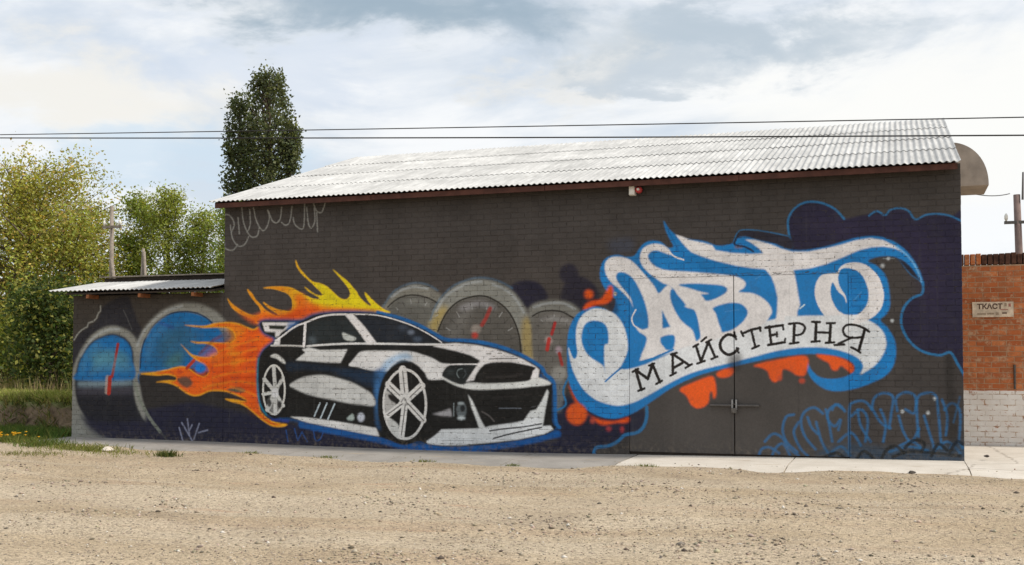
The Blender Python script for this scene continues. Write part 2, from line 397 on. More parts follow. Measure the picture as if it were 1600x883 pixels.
('F',[-187,469,-94,465,-43,475,16,479,65,473,103,460,135,450,158,460,238,489,251,334,177,334,167,155,184,117,219,93,256,84,290,79,267,69,222,71,179,92,144,117,104,144,74,156,39,163,7,175,57,173,112,166,68,186,18,201,-26,205,-67,202,-106,187,-139,184,-175,196,-205,214,-236,229,-276,237,-319,239,-261,247,-227,247,-221,258,-261,268,-313,265,-394,272,-329,280,-261,291,-231,299,-191,304,-161,296,-131,278,-92,263,-68,281,-77,302,-104,317,-131,330,-153,345,-177,368,-202,394,-174,371,-150,353,-123,345,-81,340,-42,345,-27,355,-36,373,-57,386,-87,393,-123,394,-156,404,-117,401,-72,401,-13,398,31,400,49,410,48,431,31,448,7,456,-43,457,-103,457],(214,150,30),1,4.2,1.0,None,0,0.0),
('F',[-187,469,-94,465,-43,475,16,479,65,473,103,460,135,450,158,460,238,489,251,334,177,334,167,155,184,117,219,93,256,84,290,79,267,69,222,71,179,92,144,117,104,144,74,156,39,163,7,175,57,173,112,166,68,186,18,201,-26,205,-67,202,-106,187,-139,184,-175,196,-205,214,-236,229,-276,237,-319,239,-261,247,-227,247,-221,258,-261,268,-313,265,-394,272,-329,280,-261,291,-231,299,-191,304,-161,296,-131,278,-92,263,-68,281,-77,302,-104,317,-131,330,-153,345,-177,368,-202,394,-174,371,-150,353,-123,345,-81,340,-42,345,-27,355,-36,373,-57,386,-87,393,-123,394,-156,404,-117,401,-72,401,-13,398,31,400,49,410,48,431,31,448,7,456,-43,457,-103,457],(214,92,22),1,4.2,1,None,7.13,0.0),
('F',[-57,373,89,410,159,385,161,134,91,196,-56,258,-115,233,-160,237],(190,62,14),1,38.02,0.5,None,0,0.0),
('F',[7,456,66,466,101,435,66,400,49,372,102,335,50,297,79,259,32,319],(224,140,30),1,19.54,0.4,None,0,0.0),
('F',[-101,335,-13,355,32,335,-27,314],(210,120,30),1,19.73,0.4,None,0,0.0),
('S',[7,431,-46,408,-111,353],(110,45,35),0,8.66,0.5,13.74,0),
('F',[-14,446,19,441,34,421,19,403,-10,403],(60,84,110),1,12.29,0.6,None,0,0.0),
('F',[-215,253,-176,263,-148,248,-145,230,-169,217,-203,232],(70,66,58),1,8.76,0.9,None,0,0.0),
('S',[-170,296,-137,327],(170,52,30),0,6.87,1.0,13.89,0),
('F',[-191,281,-192,277,-195,274,-198,271,-203,271,-208,271,-212,274,-214,277,-215,281,-214,285,-212,288,-208,290,-203,291,-199,290,-195,288,-192,285],(185,70,30),1,8.79,1.0,None,0,0.0),
('F',[-80,296,-82,289,-88,282,-97,278,-107,276,-117,278,-126,282,-132,289,-134,296,-132,304,-126,311,-118,315,-107,317,-97,315,-88,311,-82,304],(24,104,178),1,8.7,1.0,None,0,0.0),
('F',[18,211,68,221,100,211,94,201,56,201],(78,78,62),1,6.7,1.0,None,0,0.0),
('F',[39,183,86,174,109,166,68,176],(60,46,40),1,4.87,0.8,None,0,0.0),
('F',[15,573,29,557,53,539,88,519,123,505,152,503,169,510,163,533,140,558,120,581,105,607,128,588,143,566,163,548,184,527,204,514,227,502,250,499,238,511,215,524,195,537,178,555,209,537,246,524,289,518,306,523,309,545,303,568,283,588,254,598,217,607,177,610,217,614,266,613,305,607,342,589,373,574,401,563,428,563,417,573,392,586,373,598,361,611,389,591,414,578,437,575,434,587,414,605,392,625,367,646,344,666,327,691,321,716,336,686,364,656,395,630,428,622,458,609,486,586,514,564,538,558,554,568,557,585,546,607,524,632,502,655,483,675,516,649,546,627,568,604,584,587,595,569,617,547,641,532,646,537,630,557,619,584,646,559,673,536,700,517,721,504,593,504,484,505,373,487,289,473,161,470,141,485,112,496,74,511,36,537],(220,176,30),1,3.67,1.0,None,0,0.0),
('F',[15,573,29,557,53,539,88,519,123,505,152,503,169,510,163,533,140,558,120,581,105,607,128,588,143,566,163,548,184,527,204,514,227,502,250,499,238,511,215,524,195,537,178,555,209,537,246,524,289,518,306,523,309,545,303,568,283,588,254,598,217,607,177,610,217,614,266,613,305,607,342,589,373,574,401,563,428,563,417,573,392,586,373,598,361,611,389,591,414,578,437,575,434,587,414,605,392,625,367,646,344,666,327,691,321,716,336,686,364,656,395,630,428,622,458,609,486,586,514,564,538,558,554,568,557,585,546,607,524,632,502,655,483,675,516,649,546,627,568,604,584,587,595,569,617,547,641,532,646,537,630,557,619,584,646,559,673,536,700,517,721,504,593,504,484,505,373,487,289,473,161,470,141,485,112,496,74,511,36,537],(216,184,28),1,3.67,1,((214,130,26),260,(222,190,24),428),0,0.0),
('F',[24,563,65,526,123,500,181,517,232,504,289,508,323,537,317,577,350,582,390,551,456,535,593,523,700,507,539,500,373,482,261,469,147,470,88,501],(214,92,22),1,15.48,0.85,None,0,0.0),
('F',[261,499,345,532,429,526,373,492,233,476,175,480],(196,62,18),1,19.05,0.7,None,0,0.0),
('S',[159,410,89,395,2,370,-57,345],(236,140,32),1,12.23,0.4,8.16,0),
('S',[159,334,61,319,-42,304],(236,140,32),1,12.21,0.4,8.14,0),
('S',[155,234,62,244,-26,233,-91,217],(236,140,32),1,12.24,0.4,8.16,0),
('S',[148,372,61,355,17,355],(236,140,32),1,12.19,0.4,8.13,0),
('S',[154,284,47,279,-50,258],(236,140,32),1,12.21,0.4,8.14,0),
('S',[161,184,106,204,33,223],(236,140,32),1,12.14,0.4,8.09,0),
('S',[159,359,75,340,-12,330],(176,52,12),1,15.85,0.45,10.84,0),
('S',[160,264,76,259,-11,248],(176,52,12),1,15.83,0.45,10.83,0),
('S',[159,435,104,430,66,415],(176,52,12),1,15.8,0.45,10.81,0),
('S',[143,209,91,224],(176,52,12),1,15.75,0.45,10.77,0),
('F',[170,477,261,479,346,478,396,497,456,506,552,509,660,503,731,487,810,460,888,426,939,397,998,395,1073,387,1148,370,1214,349,1265,326,1301,306,1318,290,1316,265,1356,244,1361,228,1361,110,1375,88,1334,62,1221,37,1074,17,966,10,889,15,845,26,791,15,733,25,686,39,595,56,487,73,376,91,298,104,264,104,222,108,187,132,167,179,160,259,162,329,185,369,222,394,233,414,182,437],(22,66,112),1,9.59,1,None,0,8.52),
('S',[673,508,766,485,844,457,909,424,960,402,1061,397,1160,377,1246,345,1318,303,1335,276,1368,242,1373,117,1387,88],(30,92,150),1,7.57,1.0,12.01,0),
('S',[349,78,487,56,649,33,807,6,1011,4,1209,25,1382,65],(22,78,138),1,12.78,1.0,22.22,0),
('S',[222,98,292,92],(40,52,130),0,8.34,0.6,10.59,0),
('S',[159,334,155,234,167,159,196,115],(30,120,140),1,6.62,0.8,8.03,0),
('F',[170,477,261,479,346,478,396,497,456,506,552,509,660,503,731,487,810,460,888,426,939,397,998,395,1073,387,1148,370,1214,349,1265,326,1301,306,1318,290,1316,265,1356,244,1361,228,1361,110,1375,88,1334,62,1221,37,1074,17,966,10,889,15,845,26,791,15,733,25,686,39,595,56,487,73,376,91,298,104,264,104,222,108,187,132,167,179,160,259,162,329,185,369,222,394,233,414,182,437],(27,26,24),1,3.84,1.0,None,0,0.0),
('F',[374,462,457,491,539,495,598,431,626,392,430,391,374,388],(40,46,48),1,29.13,0.8,None,0,0.0),
('F',[582,492,726,480,857,429,924,395,805,391,679,392],(36,42,52),1,28.2,0.7,None,0,0.0),
('F',[823,431,822,428,820,426,815,424,810,423,805,424,801,426,798,428,797,432,798,435,801,437,805,439,810,440,815,439,819,437,822,435],(116,126,142),1,9.54,0.9,None,0,0.0),
('F',[855,405,853,402,849,400,843,398,836,398,829,399,824,400,820,402,818,405,820,408,824,410,829,412,836,412,843,412,849,410,853,408],(90,104,124),1,11.18,0.7,None,0,0.0),
('F',[800,448,798,445,794,442,787,440,779,439,771,440,764,442,760,445,758,449,760,452,764,455,771,457,779,458,787,457,794,455,798,452],(70,80,96),1,11.26,0.6,None,0,0.0),
('F',[413,403,412,397,408,393,403,389,396,388,390,389,385,393,381,398,380,403,381,409,384,414,390,417,396,418,403,417,408,413,412,409],(90,100,106),1,15.3,0.6,None,0,0.0),
('F',[175,475,323,473,261,436,245,417,233,417,233,437,187,439],(208,205,204),0,3.36,1.0,None,0,0.0),
('F',[204,464,284,461,270,446,207,449],(36,38,30),0,3.36,1.0,None,0,0.0),
('F',[289,473,346,475,284,439],(50,100,160),0,11.9,0.8,None,0,0.0),
('S',[245,409,276,429,304,448,334,463,360,470,393,482,429,494,476,501,539,502],(208,205,204),1,3.31,1.0,6.82,0),
('S',[539,502,606,501,660,498,713,488,766,473,818,455,865,433,903,412,934,393],(208,205,204),1,2.82,1.0,4.52,0),
('F',[233,407,256,414,253,384,225,384],(208,205,204),0,3.35,1.0,None,0,0.0),
('S',[216,384,290,384,360,381],(180,178,174),0,3.33,1.0,6.88,0),
('S',[374,381,443,386,553,390,700,389,831,386,939,385],(204,203,202),1,3.54,1.0,7.62,0),
('S',[365,470,360,381],(208,205,204),0,3.31,1.0,11.03,0),
('F',[536,500,571,502,620,453,674,387,631,387,593,436],(208,205,204),0,3.22,1.0,None,0,0.0),
('F',[525,432,553,424,582,412,577,402,553,400,531,410],(176,180,176),1,4.62,1.0,None,0,0.0),
('F',[352,369,380,376,430,366,547,368,531,339,518,317,444,319,375,324,324,327,347,344,366,356],(200,200,198),0,4.69,1.0,None,0,0.0),
('F',[610,361,700,363,805,360,857,348,899,334,932,317,968,312,950,296,937,268,960,258,935,256,883,256,868,279,844,303,818,319,779,329,753,319,727,300,711,286,647,288,594,300,553,307,567,324,585,344],(204,203,202),1,4.49,1.0,None,0,0.0),
('F',[700,319,732,339,774,353,805,350,816,329,779,329,743,315,711,286,690,291],(150,178,204),1,14.67,0.85,None,0,0.0),
('F',[658,281,708,295,690,238,675,118,686,65,670,94,664,189],(58,108,160),1,14.77,0.85,None,0,0.0),
('F',[594,286,663,276,653,228,553,261,485,285],(30,50,74),1,21.83,0.7,None,0,0.0),
('F',[285,319,375,315,540,295,674,276,664,247,540,276,375,292,285,285],(26,46,68),1,15.15,0.5,None,0,0.0),
('F',[919,386,990,390,1073,382,1148,366,1209,347,1253,329,1301,303,1313,292,1308,265,1279,251,1279,269,1289,290,1296,299,1272,308,1209,319,1135,319,1103,312,1083,294,1068,270,1063,254,1028,247,1043,266,1066,298,1086,326,1048,345,998,359,952,369,898,379],(208,205,204),0,3.34,1.0,None,0,0.0),
('S',[1120,331,1172,333,1229,333],(80,74,66),1,2.68,1.0,3.1,0),
('S',[1111,350,1128,350],(90,84,74),0,2.7,1.0,2.88,0),
('S',[1155,352,1170,352],(90,84,74),0,2.69,1.0,2.87,0),
('S',[945,310,998,312,1078,312],(208,205,204),0,2.74,1.0,5.35,0),
('F',[929,268,960,261,1006,240,1048,245,1111,243,1209,248,1270,255,1311,265,1356,242,1282,232,1209,225,1086,219,1016,226,960,247],(202,203,200),1,3.66,1.0,None,0,0.0),
('F',[937,272,945,291,965,305,1011,308,1063,308,1051,284,1036,259,1023,240,988,244,955,258],(34,37,37),1,3.72,1.0,None,0,0.0),
('S',[1016,296,1000,291,995,277,1003,263],(104,114,114),1,4.38,1.0,3.89,0),
('S',[1026,291,1031,277,1021,263],(70,76,78),1,4.37,0.7,4.85,0),
('F',[983,282,982,278,979,275,975,273,970,272,965,273,961,275,958,278,957,282,958,285,961,288,965,291,970,291,975,291,979,289,982,285],(60,66,66),1,7.69,0.6,None,0,0.0),
('F',[1073,250,1081,273,1106,308,1148,317,1209,317,1272,306,1299,299,1287,287,1279,262,1258,251,1160,245],(28,26,24),1,3.64,1.0,None,0,0.0),
('S',[1111,264,1209,269,1246,278],(58,54,52),1,10.7,0.5,7.13,0),
('S',[1160,153,1209,154,1243,154],(92,98,106),0,3.31,1.0,3.56,0),
('S',[1282,159,1299,162],(70,70,72),0,2.96,1.0,3.28,0),
('S',[1135,190,1282,205],(52,48,46),0,7.47,0.4,4.74,0),
('F',[1033,144,1032,133,1028,123,1021,116,1013,114,1006,116,999,122,995,132,993,144,995,155,999,165,1006,172,1013,174,1021,172,1028,166,1032,156],(84,90,92),1,4.36,1.0,None,0,0.0),
('F',[1028,151,1028,147,1025,143,1022,140,1018,139,1015,140,1011,143,1009,146,1008,151,1009,155,1011,159,1014,162,1018,163,1022,162,1025,159,1028,156],(36,38,40),1,4.36,1.0,None,0,0.0),
('F',[1028,116,1027,113,1024,111,1019,110,1013,109,1008,109,1003,111,999,113,998,116,999,118,1003,121,1008,122,1013,123,1019,122,1024,121,1027,119],(180,188,190),1,6.0,1.0,None,0,0.0),
('F',[1023,170,1022,168,1020,166,1016,165,1011,165,1006,165,1002,166,999,168,998,169,999,171,1002,173,1006,174,1011,174,1016,174,1020,173,1022,172],(130,138,140),1,4.37,1.0,None,0,0.0),
('S',[983,169,983,122],(120,128,130),0,3.4,1.0,3.41,0),
('F',[897,128,935,138,970,150,976,120,935,122],(150,148,150),0,6.05,0.9,None,0,0.0),
('F',[1038,203,1056,179,1071,149,1088,112,1106,83,1118,32,1096,31,1088,66,1071,112,1053,154],(196,198,196),0,3.35,1.0,None,0,0.0),
('S',[1093,140,1121,125,1140,106],(82,78,76),1,4.31,1.0,5.75,0),
('F',[1342,224,1347,212,1335,151,1325,91,1311,89,1311,128,1287,104,1246,97,1262,122,1279,145,1301,150,1323,185],(196,198,196),0,3.26,1.0,None,0,0.0),
('F',[935,72,1098,80,1123,88,1209,101,1262,111,1294,125,1311,121,1320,91,1354,94,1365,81,1330,64,1233,42,1111,27,1011,16,935,14,879,19,874,26,910,51],(202,204,204),0,3.65,1.0,None,0,0.0),
('S',[1123,71,1185,80,1253,88,1320,100],(52,52,54),1,2.98,1.0,4.73,0),
('S',[1138,44,1204,62,1258,74,1320,87],(52,52,54),1,2.97,1.0,5.19,0),
('S',[935,32,1061,35],(120,120,120),0,3.71,0.6,2.91,0),
('F',[297,230,319,245,353,260,397,268,444,270,499,261,562,244,610,223,648,201,664,175,659,156,616,158,554,164,486,176,417,187,362,201,319,218],(188,188,185),1,6.74,1.0,None,0,0.0),
('S',[486,217,540,217],(120,115,112),0,3.94,1.0,3.09,0),
('F',[301,109,362,108,432,102,514,93,595,83,670,72,683,41,622,49,541,62,459,75,376,88],(202,200,196),0,3.59,1.0,None,0,0.0),
('S',[431,163,407,113],(170,182,188),0,3.63,1.0,5.72,0),
('S',[461,163,434,106],(170,182,188),0,3.61,1.0,5.7,0),
('S',[494,161,465,102],(170,182,188),0,3.6,1.0,5.68,0),
('F',[546,106,562,121,573,123,576,102,557,99],(160,172,166),1,4.6,1.0,None,0,0.0),
('F',[620,112,619,105,616,100,611,96,606,95,600,96,595,100,592,105,591,111,592,118,595,123,600,127,605,129,611,127,616,124,619,118],(186,190,200),1,5.26,1.0,None,0,0.0),
('F',[297,220,293,175,280,136,260,110,236,101,212,109,191,135,177,174,172,219,176,265,190,304,210,330,234,339,258,330,278,304,292,266],(22,22,22),1,4.78,1.0,None,0,0.0),
('S',[277,213,274,177,264,146,248,125,230,118,211,125,195,145,185,176,181,212,184,248,194,279,210,300,228,307,247,300,263,279,273,249],(200,198,192),1,3.35,1.0,7.98,1),
('F',[201,160,218,190,241,195,264,156,253,126,219,123],(150,150,146),1,8.37,0.6,None,0,0.0),
('S',[235,203,228,302],(190,190,186),0,3.71,1.0,15.95,0),
('S',[235,203,268,260],(190,190,186),0,3.7,1.0,15.91,0),
('S',[235,203,186,254],(190,190,186),0,3.72,1.0,15.99,0),
('S',[235,203,181,195],(190,190,186),0,3.72,1.0,13.32,0),
('S',[235,203,201,135],(190,190,186),0,3.71,1.0,18.62,0),
('S',[235,203,236,121],(190,190,186),0,3.7,1.0,15.93,0),
('S',[235,203,272,151],(190,190,186),0,3.7,1.0,13.25,0),
('F',[249,200,248,193,245,186,241,182,235,180,230,182,225,186,222,192,221,200,222,208,225,214,229,218,235,220,240,218,245,214,248,208],(205,205,206),1,4.78,1.0,None,0,0.0),
('F',[218,265,217,259,215,254,212,251,209,250,205,251,202,254,200,259,200,265,200,270,202,275,205,278,209,280,212,278,215,275,217,270],(26,24,22),1,4.8,0.9,None,0,0.0),
('F',[263,265,263,259,261,254,258,251,254,250,251,251,248,254,246,259,245,265,246,270,248,275,251,279,254,280,258,279,261,275,263,270],(26,24,22),1,4.78,0.9,None,0,0.0),
('F',[269,218,269,212,267,207,264,204,260,203,257,204,254,207,252,212,251,218,252,223,254,228,257,231,260,233,264,231,267,228,269,223],(26,24,22),1,4.77,0.9,None,0,0.0),
('F',[204,217,203,211,201,207,199,203,195,202,192,203,189,207,187,211,186,217,186,223,188,228,191,231,195,232,198,231,201,228,203,223],(26,24,22),1,4.8,0.9,None,0,0.0),
('F',[264,156,264,150,262,145,259,142,255,141,252,142,249,145,247,150,246,155,247,161,249,166,252,169,255,170,259,169,261,166,263,161],(26,24,22),1,4.77,0.9,None,0,0.0),
('F',[219,160,218,154,216,150,213,146,210,145,206,146,203,149,201,154,201,160,201,166,203,170,206,174,210,175,213,174,216,171,218,166],(26,24,22),1,4.79,0.9,None,0,0.0),
('F',[211,342,234,352,256,342,274,327,279,314,262,319,240,334],(196,196,192),1,4.78,1.0,None,0,0.0),
('F',[889,166,881,108,858,58,824,25,783,12,742,23,707,55,683,105,675,163,683,222,706,272,741,305,782,317,823,305,857,273,881,224],(24,23,21),1,3.81,1.0,None,0,0.0),
('S',[872,164,866,115,847,74,820,45,787,35,754,44,726,71,707,113,700,162,706,212,725,254,753,282,786,292,819,282,847,255,865,213],(202,200,196),1,3.14,1.0,9.97,1),
('F',[712,113,744,100,765,76,767,33,733,61],(190,190,186),1,4.5,1.0,None,0,0.0),
('F',[704,204,722,209,749,162,707,128],(176,174,170),1,4.52,0.9,None,0,0.0),
('S',[788,176,777,291],(203,201,197),0,3.82,1.0,32.44,0),
('S',[788,176,855,232],(203,201,197),0,3.8,1.0,27.31,0),
('S',[788,176,719,236],(203,201,197),0,3.83,1.0,27.53,0),
('S',[788,176,712,118],(203,201,197),0,3.83,1.0,22.52,0),
('S',[788,176,861,106],(203,201,197),0,3.79,1.0,24.8,0),
('S',[788,176,773,45],(203,201,197),0,3.81,1.0,24.92,0),
('S',[790,174,777,286],(50,46,44),0,3.14,0.9,3.99,0),
('S',[790,174,852,229],(50,46,44),0,3.13,0.9,3.97,0),
('S',[790,174,725,231],(50,46,44),0,3.15,0.9,4.0,0),
('S',[790,174,715,123],(50,46,44),0,3.15,0.9,4.0,0),
('S',[790,174,863,104],(50,46,44),0,3.12,0.9,3.97,0),
('S',[790,174,773,48],(50,46,44),0,3.14,0.9,3.99,0),
('F',[717,197,735,197,759,174,754,164,727,178],(30,27,25),1,4.51,1.0,None,0,0.0),
('F',[806,186,804,178,800,171,793,166,785,165,777,166,770,171,766,178,764,186,766,194,770,201,777,206,785,207,793,206,800,201,804,194],(206,204,200),1,4.49,1.0,None,0,0.0),
('S',[772,172,785,186,796,162],(80,76,72),1,4.49,0.7,4.99,0),
('S',[284,57,293,13],(34,78,140),0,4.74,0.7,5.27,0),
('S',[321,63,335,19,354,51,377,15],(34,78,140),0,4.71,0.7,5.24,0),
('S',[404,59,413,21,435,28,448,63],(34,78,140),1,4.67,0.7,5.19,0),
('S',[-192,78,-164,38,-140,3],(134,138,160),1,5.74,0.75,6.1,0),
('S',[-165,92,-155,28],(134,138,160),1,5.74,0.75,6.1,0),
('S',[-110,75,-134,13],(134,138,160),1,5.71,0.75,6.07,0),
('S',[-204,58,-185,2],(134,138,160),1,5.76,0.75,6.12,0),
('S',[-113,39,-71,50],(134,138,160),1,5.69,0.75,6.05,0),
('S',[-143,69,-155,48],(134,138,160),1,5.73,0.75,6.09,0),
('F',[1420,242,1448,193,1483,146,1530,120,1587,114,1637,128,1633,110,1592,108,1553,100,1527,106,1506,128,1455,161],(206,76,24),1,7.17,1.0,None,0,0.0),
('F',[2192,695,2185,748,2183,791,2196,823,2221,845,2256,854,2297,846,2335,825,2363,792,2405,797,2441,804,2465,813,2491,799,2507,813,2534,818,2563,807,2583,779,2614,792,2652,794,2690,785,2739,762,2733,271,2710,301,2694,332,2681,352,2654,342,2616,348,2580,367,2551,402,2536,447,2544,493,2570,525,2601,541,2603,566,2585,636,2523,704,2464,723,2364,710,2283,687,2221,681],(38,35,54),1,6.37,1.0,None,0,0.0),
('F',[2243,799,2385,772,2601,743,2696,657,2636,454,2580,579,2523,725,2324,732],(46,40,62),1,39.11,0.5,None,0,0.0),
('S',[2197,703,2187,742,2183,789,2196,821,2221,843,2256,852,2297,844,2335,823,2363,790],(40,104,150),1,4.9,0.8,7.12,0),
('S',[2441,797,2465,811,2491,797,2507,813,2536,818,2563,807,2583,779,2614,792,2652,794,2690,785,2731,762],(40,104,150),1,5.23,0.75,6.02,0),
('S',[2725,275,2705,311,2683,350,2654,342,2616,348,2580,367,2551,402,2536,447,2544,493,2570,525,2601,541,2603,578],(40,104,150),1,4.64,0.9,7.93,0),
('F',[2003,709,2011,748,2033,763,2097,758,2185,738,2201,699,2149,709,2075,733,2029,739],(40,38,48),1,6.73,1.0,None,0,0.0),
('S',[2003,727,2016,757,2037,767,2101,760,2185,740],(40,104,150),1,4.44,0.7,4.29,0),
('S',[2523,667,2552,621,2571,599,2599,578],(40,104,150),1,4.96,0.7,4.01,0),
('F',[2519,663,2546,646,2577,620,2600,582,2573,599,2546,629],(34,34,46),1,6.31,0.9,None,0,0.0),
('F',[1416,333,1416,390,1425,442,1447,483,1477,505,1514,516,1552,508,1575,494,1588,512,1591,539,1566,564,1545,594,1536,626,1543,666,1564,688,1598,696,1630,688,1658,690,1674,709,1690,729,1717,741,1753,736,1779,715,1797,719,1784,746,1771,775,1764,809,1784,779,1811,756,1848,743,1903,733,1951,716,2001,723,2016,739,2043,743,2086,730,2138,716,2180,697,2232,691,2304,701,2354,714,2405,727,2464,729,2514,711,2552,681,2581,640,2600,595,2603,566,2592,587,2569,624,2538,652,2503,663,2464,661,2436,649,2463,633,2489,602,2500,560,2503,508,2493,477,2473,456,2495,431,2516,390,2519,342,2507,301,2481,272,2440,251,2400,236,2350,225,2311,227,2281,240,2255,265,2239,298,2239,324,2255,294,2277,273,2310,265,2350,269,2380,282,2392,294,2388,311,2369,328,2331,340,2280,347,2218,345,2146,337,2072,322,2008,307,1922,287,1857,265,1790,232,1723,187,1656,144,1592,123,1530,131,1472,164,1434,218,1418,276],(28,112,174),1,4.42,1.0,None,0,0.0),
('S',[1771,793,1793,748,1815,703],(20,80,140),1,6.99,0.5,5.55,0),
('F',[1566,742,1647,753,1658,708,1589,701],(60,70,90),1,19.41,0.4,None,0,0.0),
('F',[1561,535,1593,539,1602,489,1570,499],(33,33,50),1,10.23,0.6,None,0,0.0),
('F',[1817,227,1868,252,1922,272,1937,257,1941,213,1932,196,1926,222,1913,202,1902,174,1878,163,1856,175,1839,206],(216,82,26),1,5.68,1.0,None,0,0.0),
('F',[1944,283,1970,296,2000,300,1995,278,1972,268,1948,270],(216,82,26),1,5.63,1.0,None,0,0.0),
('F',[2068,309,2146,328,2239,339,2234,279,2208,277,2187,290,2162,296,2156,268,2135,253,2120,268,2112,290,2089,302],(216,82,26),1,5.49,1.0,None,0,0.0),
('F',[2272,345,2331,338,2371,322,2388,305,2382,284,2364,297,2348,309,2336,294,2320,296,2310,317,2286,330],(216,82,26),1,5.36,1.0,None,0,0.0),
('F',[1917,198,1915,185,1908,175,1897,168,1885,165,1872,167,1861,174,1854,185,1852,197,1854,210,1862,220,1872,228,1885,230,1897,228,1908,221,1915,210],(216,82,26),1,6.86,1.0,None,0,0.0),
('F',[2160,266,2159,263,2157,260,2155,258,2151,258,2148,258,2146,260,2144,263,2143,266,2144,269,2146,272,2148,274,2152,275,2155,274,2157,272,2159,270],(170,70,45),1,6.63,0.8,None,0,0.0),
('F',[2234,258,2233,255,2231,252,2228,250,2224,250,2220,250,2217,252,2214,255,2214,258,2214,261,2217,264,2220,266,2224,267,2228,266,2231,264,2233,261],(180,66,40),1,6.57,0.8,None,0,0.0),
('F',[1488,137,1485,122,1477,110,1465,101,1450,98,1436,101,1424,109,1416,121,1413,136,1416,151,1424,163,1436,172,1451,175,1465,172,1477,164,1485,152],(206,84,30),1,7.24,1.0,None,0,0.0),
('F',[1518,115,1517,111,1515,107,1512,105,1509,104,1505,105,1502,107,1500,111,1499,115,1500,119,1502,123,1505,125,1509,126,1512,125,1515,123,1517,119],(170,70,50),1,7.19,0.8,None,0,0.0),
('F',[1576,87,1575,84,1573,81,1570,79,1566,78,1563,79,1560,81,1558,83,1557,87,1558,90,1560,93,1563,95,1566,96,1570,95,1573,93,1575,91],(170,60,60),1,7.13,0.7,None,0,0.0),
('F',[1621,86,1621,82,1619,78,1617,75,1614,75,1612,75,1610,78,1608,81,1608,86,1608,90,1610,93,1612,96,1615,97,1617,96,1619,94,1621,90],(175,60,60),1,7.09,0.7,None,0,0.0),
('F',[1477,505,1484,523,1508,536,1538,540,1556,562,1570,587,1582,582,1582,548,1561,526,1519,520],(214,80,22),1,7.2,1.0,None,0,0.0),
('F',[1512,559,1511,552,1507,547,1502,544,1496,543,1490,544,1484,548,1481,553,1480,559,1481,565,1484,570,1490,574,1496,575,1502,573,1507,570,1511,565],(205,82,24),1,10.34,1.0,None,0,0.0),
('F',[1597,559,1596,557,1595,554,1593,553,1591,552,1589,553,1587,555,1586,557,1585,559,1586,562,1587,564,1589,565,1591,566,1593,565,1595,564,1596,562],(190,176,150),1,4.09,1.0,None,0,0.0),
('S',[1701,165,1701,129,1689,96,1667,76,1624,66,1598,43,1564,27,1520,19,1511,-17],(40,104,150),1,6.48,0.9,11.24,0),
('F',[2391,340,2417,326,2424,301,2404,274,2380,278,2394,294,2392,311],(28,112,174),1,3.67,1.0,None,0,0.0),
('F',[1420,372,1432,306,1451,261,1479,220,1518,189,1560,174,1601,168,1647,177,1701,202,1768,240,1835,274,1901,296,1987,317,2072,339,2146,358,2219,368,2290,368,2341,359,2381,345,2407,328,2418,305,2408,280,2424,288,2454,309,2478,342,2490,377,2483,413,2461,440,2432,457,2402,470,2301,467,2219,466,2161,467,2115,459,2052,444,1966,419,1879,394,1813,363,1746,333,1679,306,1622,295,1615,311,1629,340,1636,371,1632,411,1618,453,1591,487,1556,504,1517,509,1484,496,1461,471,1449,433,1449,390,1453,351,1442,333],(203,206,208),1,3.33,1.0,None,0,0.0),
('F',[1554,648,1557,670,1573,686,1603,689,1637,681,1662,663,1687,635,1712,606,1730,583,1745,558,1765,576,1781,586,1792,571,1801,531,1818,497,1840,464,1871,431,1890,387,1846,374,1780,350,1674,324,1686,351,1699,382,1706,421,1709,466,1702,506,1691,542,1675,578,1657,609,1635,628,1612,635,1598,629,1596,611,1612,586,1630,565,1646,542,1655,509,1646,531,1628,554,1602,579,1577,600,1561,623],(208,205,204),1,3.13,1.0,None,0,0.0),
('S',[1664,502,1650,473,1657,449,1679,433],(208,205,204),1,3.14,1.0,4.5,0),
('F',[1664,444,1686,433,1711,435,1711,399,1695,413,1675,426],(208,205,204),1,3.12,1.0,None,0,0.0),
('F',[1680,678,1685,705,1701,722,1730,730,1762,724,1784,706,1788,690,1764,698,1737,707,1717,701,1708,686,1721,663,1743,647,1775,637,1837,631,1924,622,2000,612,2030,600,2042,585,2036,570,2019,557,2063,552,2099,534,2120,512,2128,491,2122,474,2094,444,2009,417,1966,406,1901,387,1884,420,1880,464,1869,497,1840,508,1814,531,1803,564,1781,584,1759,593,1730,614,1703,637,1687,658],(208,205,204),1,3.06,1.0,None,0,0.0),
('S',[1784,699,1802,683,1833,671],(208,205,204),1,3.09,1.0,4.87,0),
('F',[1804,760,1829,751,1855,739,1899,728,1931,718,1942,701,1994,690,2064,684,2102,685,2084,705,2060,723,2041,734,2075,731,2128,714,2163,698,2195,688,2246,686,2304,695,2354,706,2401,719,2445,724,2484,716,2519,696,2548,672,2519,688,2484,695,2448,694,2408,685,2354,662,2303,642,2246,629,2200,626,2208,587,2216,534,2220,510,2211,489,2211,460,2140,452,2145,492,2147,535,2139,574,2127,606,2108,631,2064,636,2011,646,1946,663,1892,682,1859,697,1837,719],(208,205,204),0,3.23,1.0,None,0,0.0),
('S',[2220,498,2234,510],(190,210,225),0,3.2,1.0,4.18,0),
('S',[2523,694,2558,662,2585,620,2599,578],(110,165,205),1,4.95,0.7,6.01,0),
('F',[2313,612,2339,614,2348,630,2366,642,2396,646,2426,639,2451,619,2471,592,2482,556,2484,527,2476,496,2456,471,2426,453,2382,443,2328,450,2301,469,2281,499,2269,533,2268,565,2276,590,2290,607],(208,205,204),1,2.86,1.0,None,0,0.0),
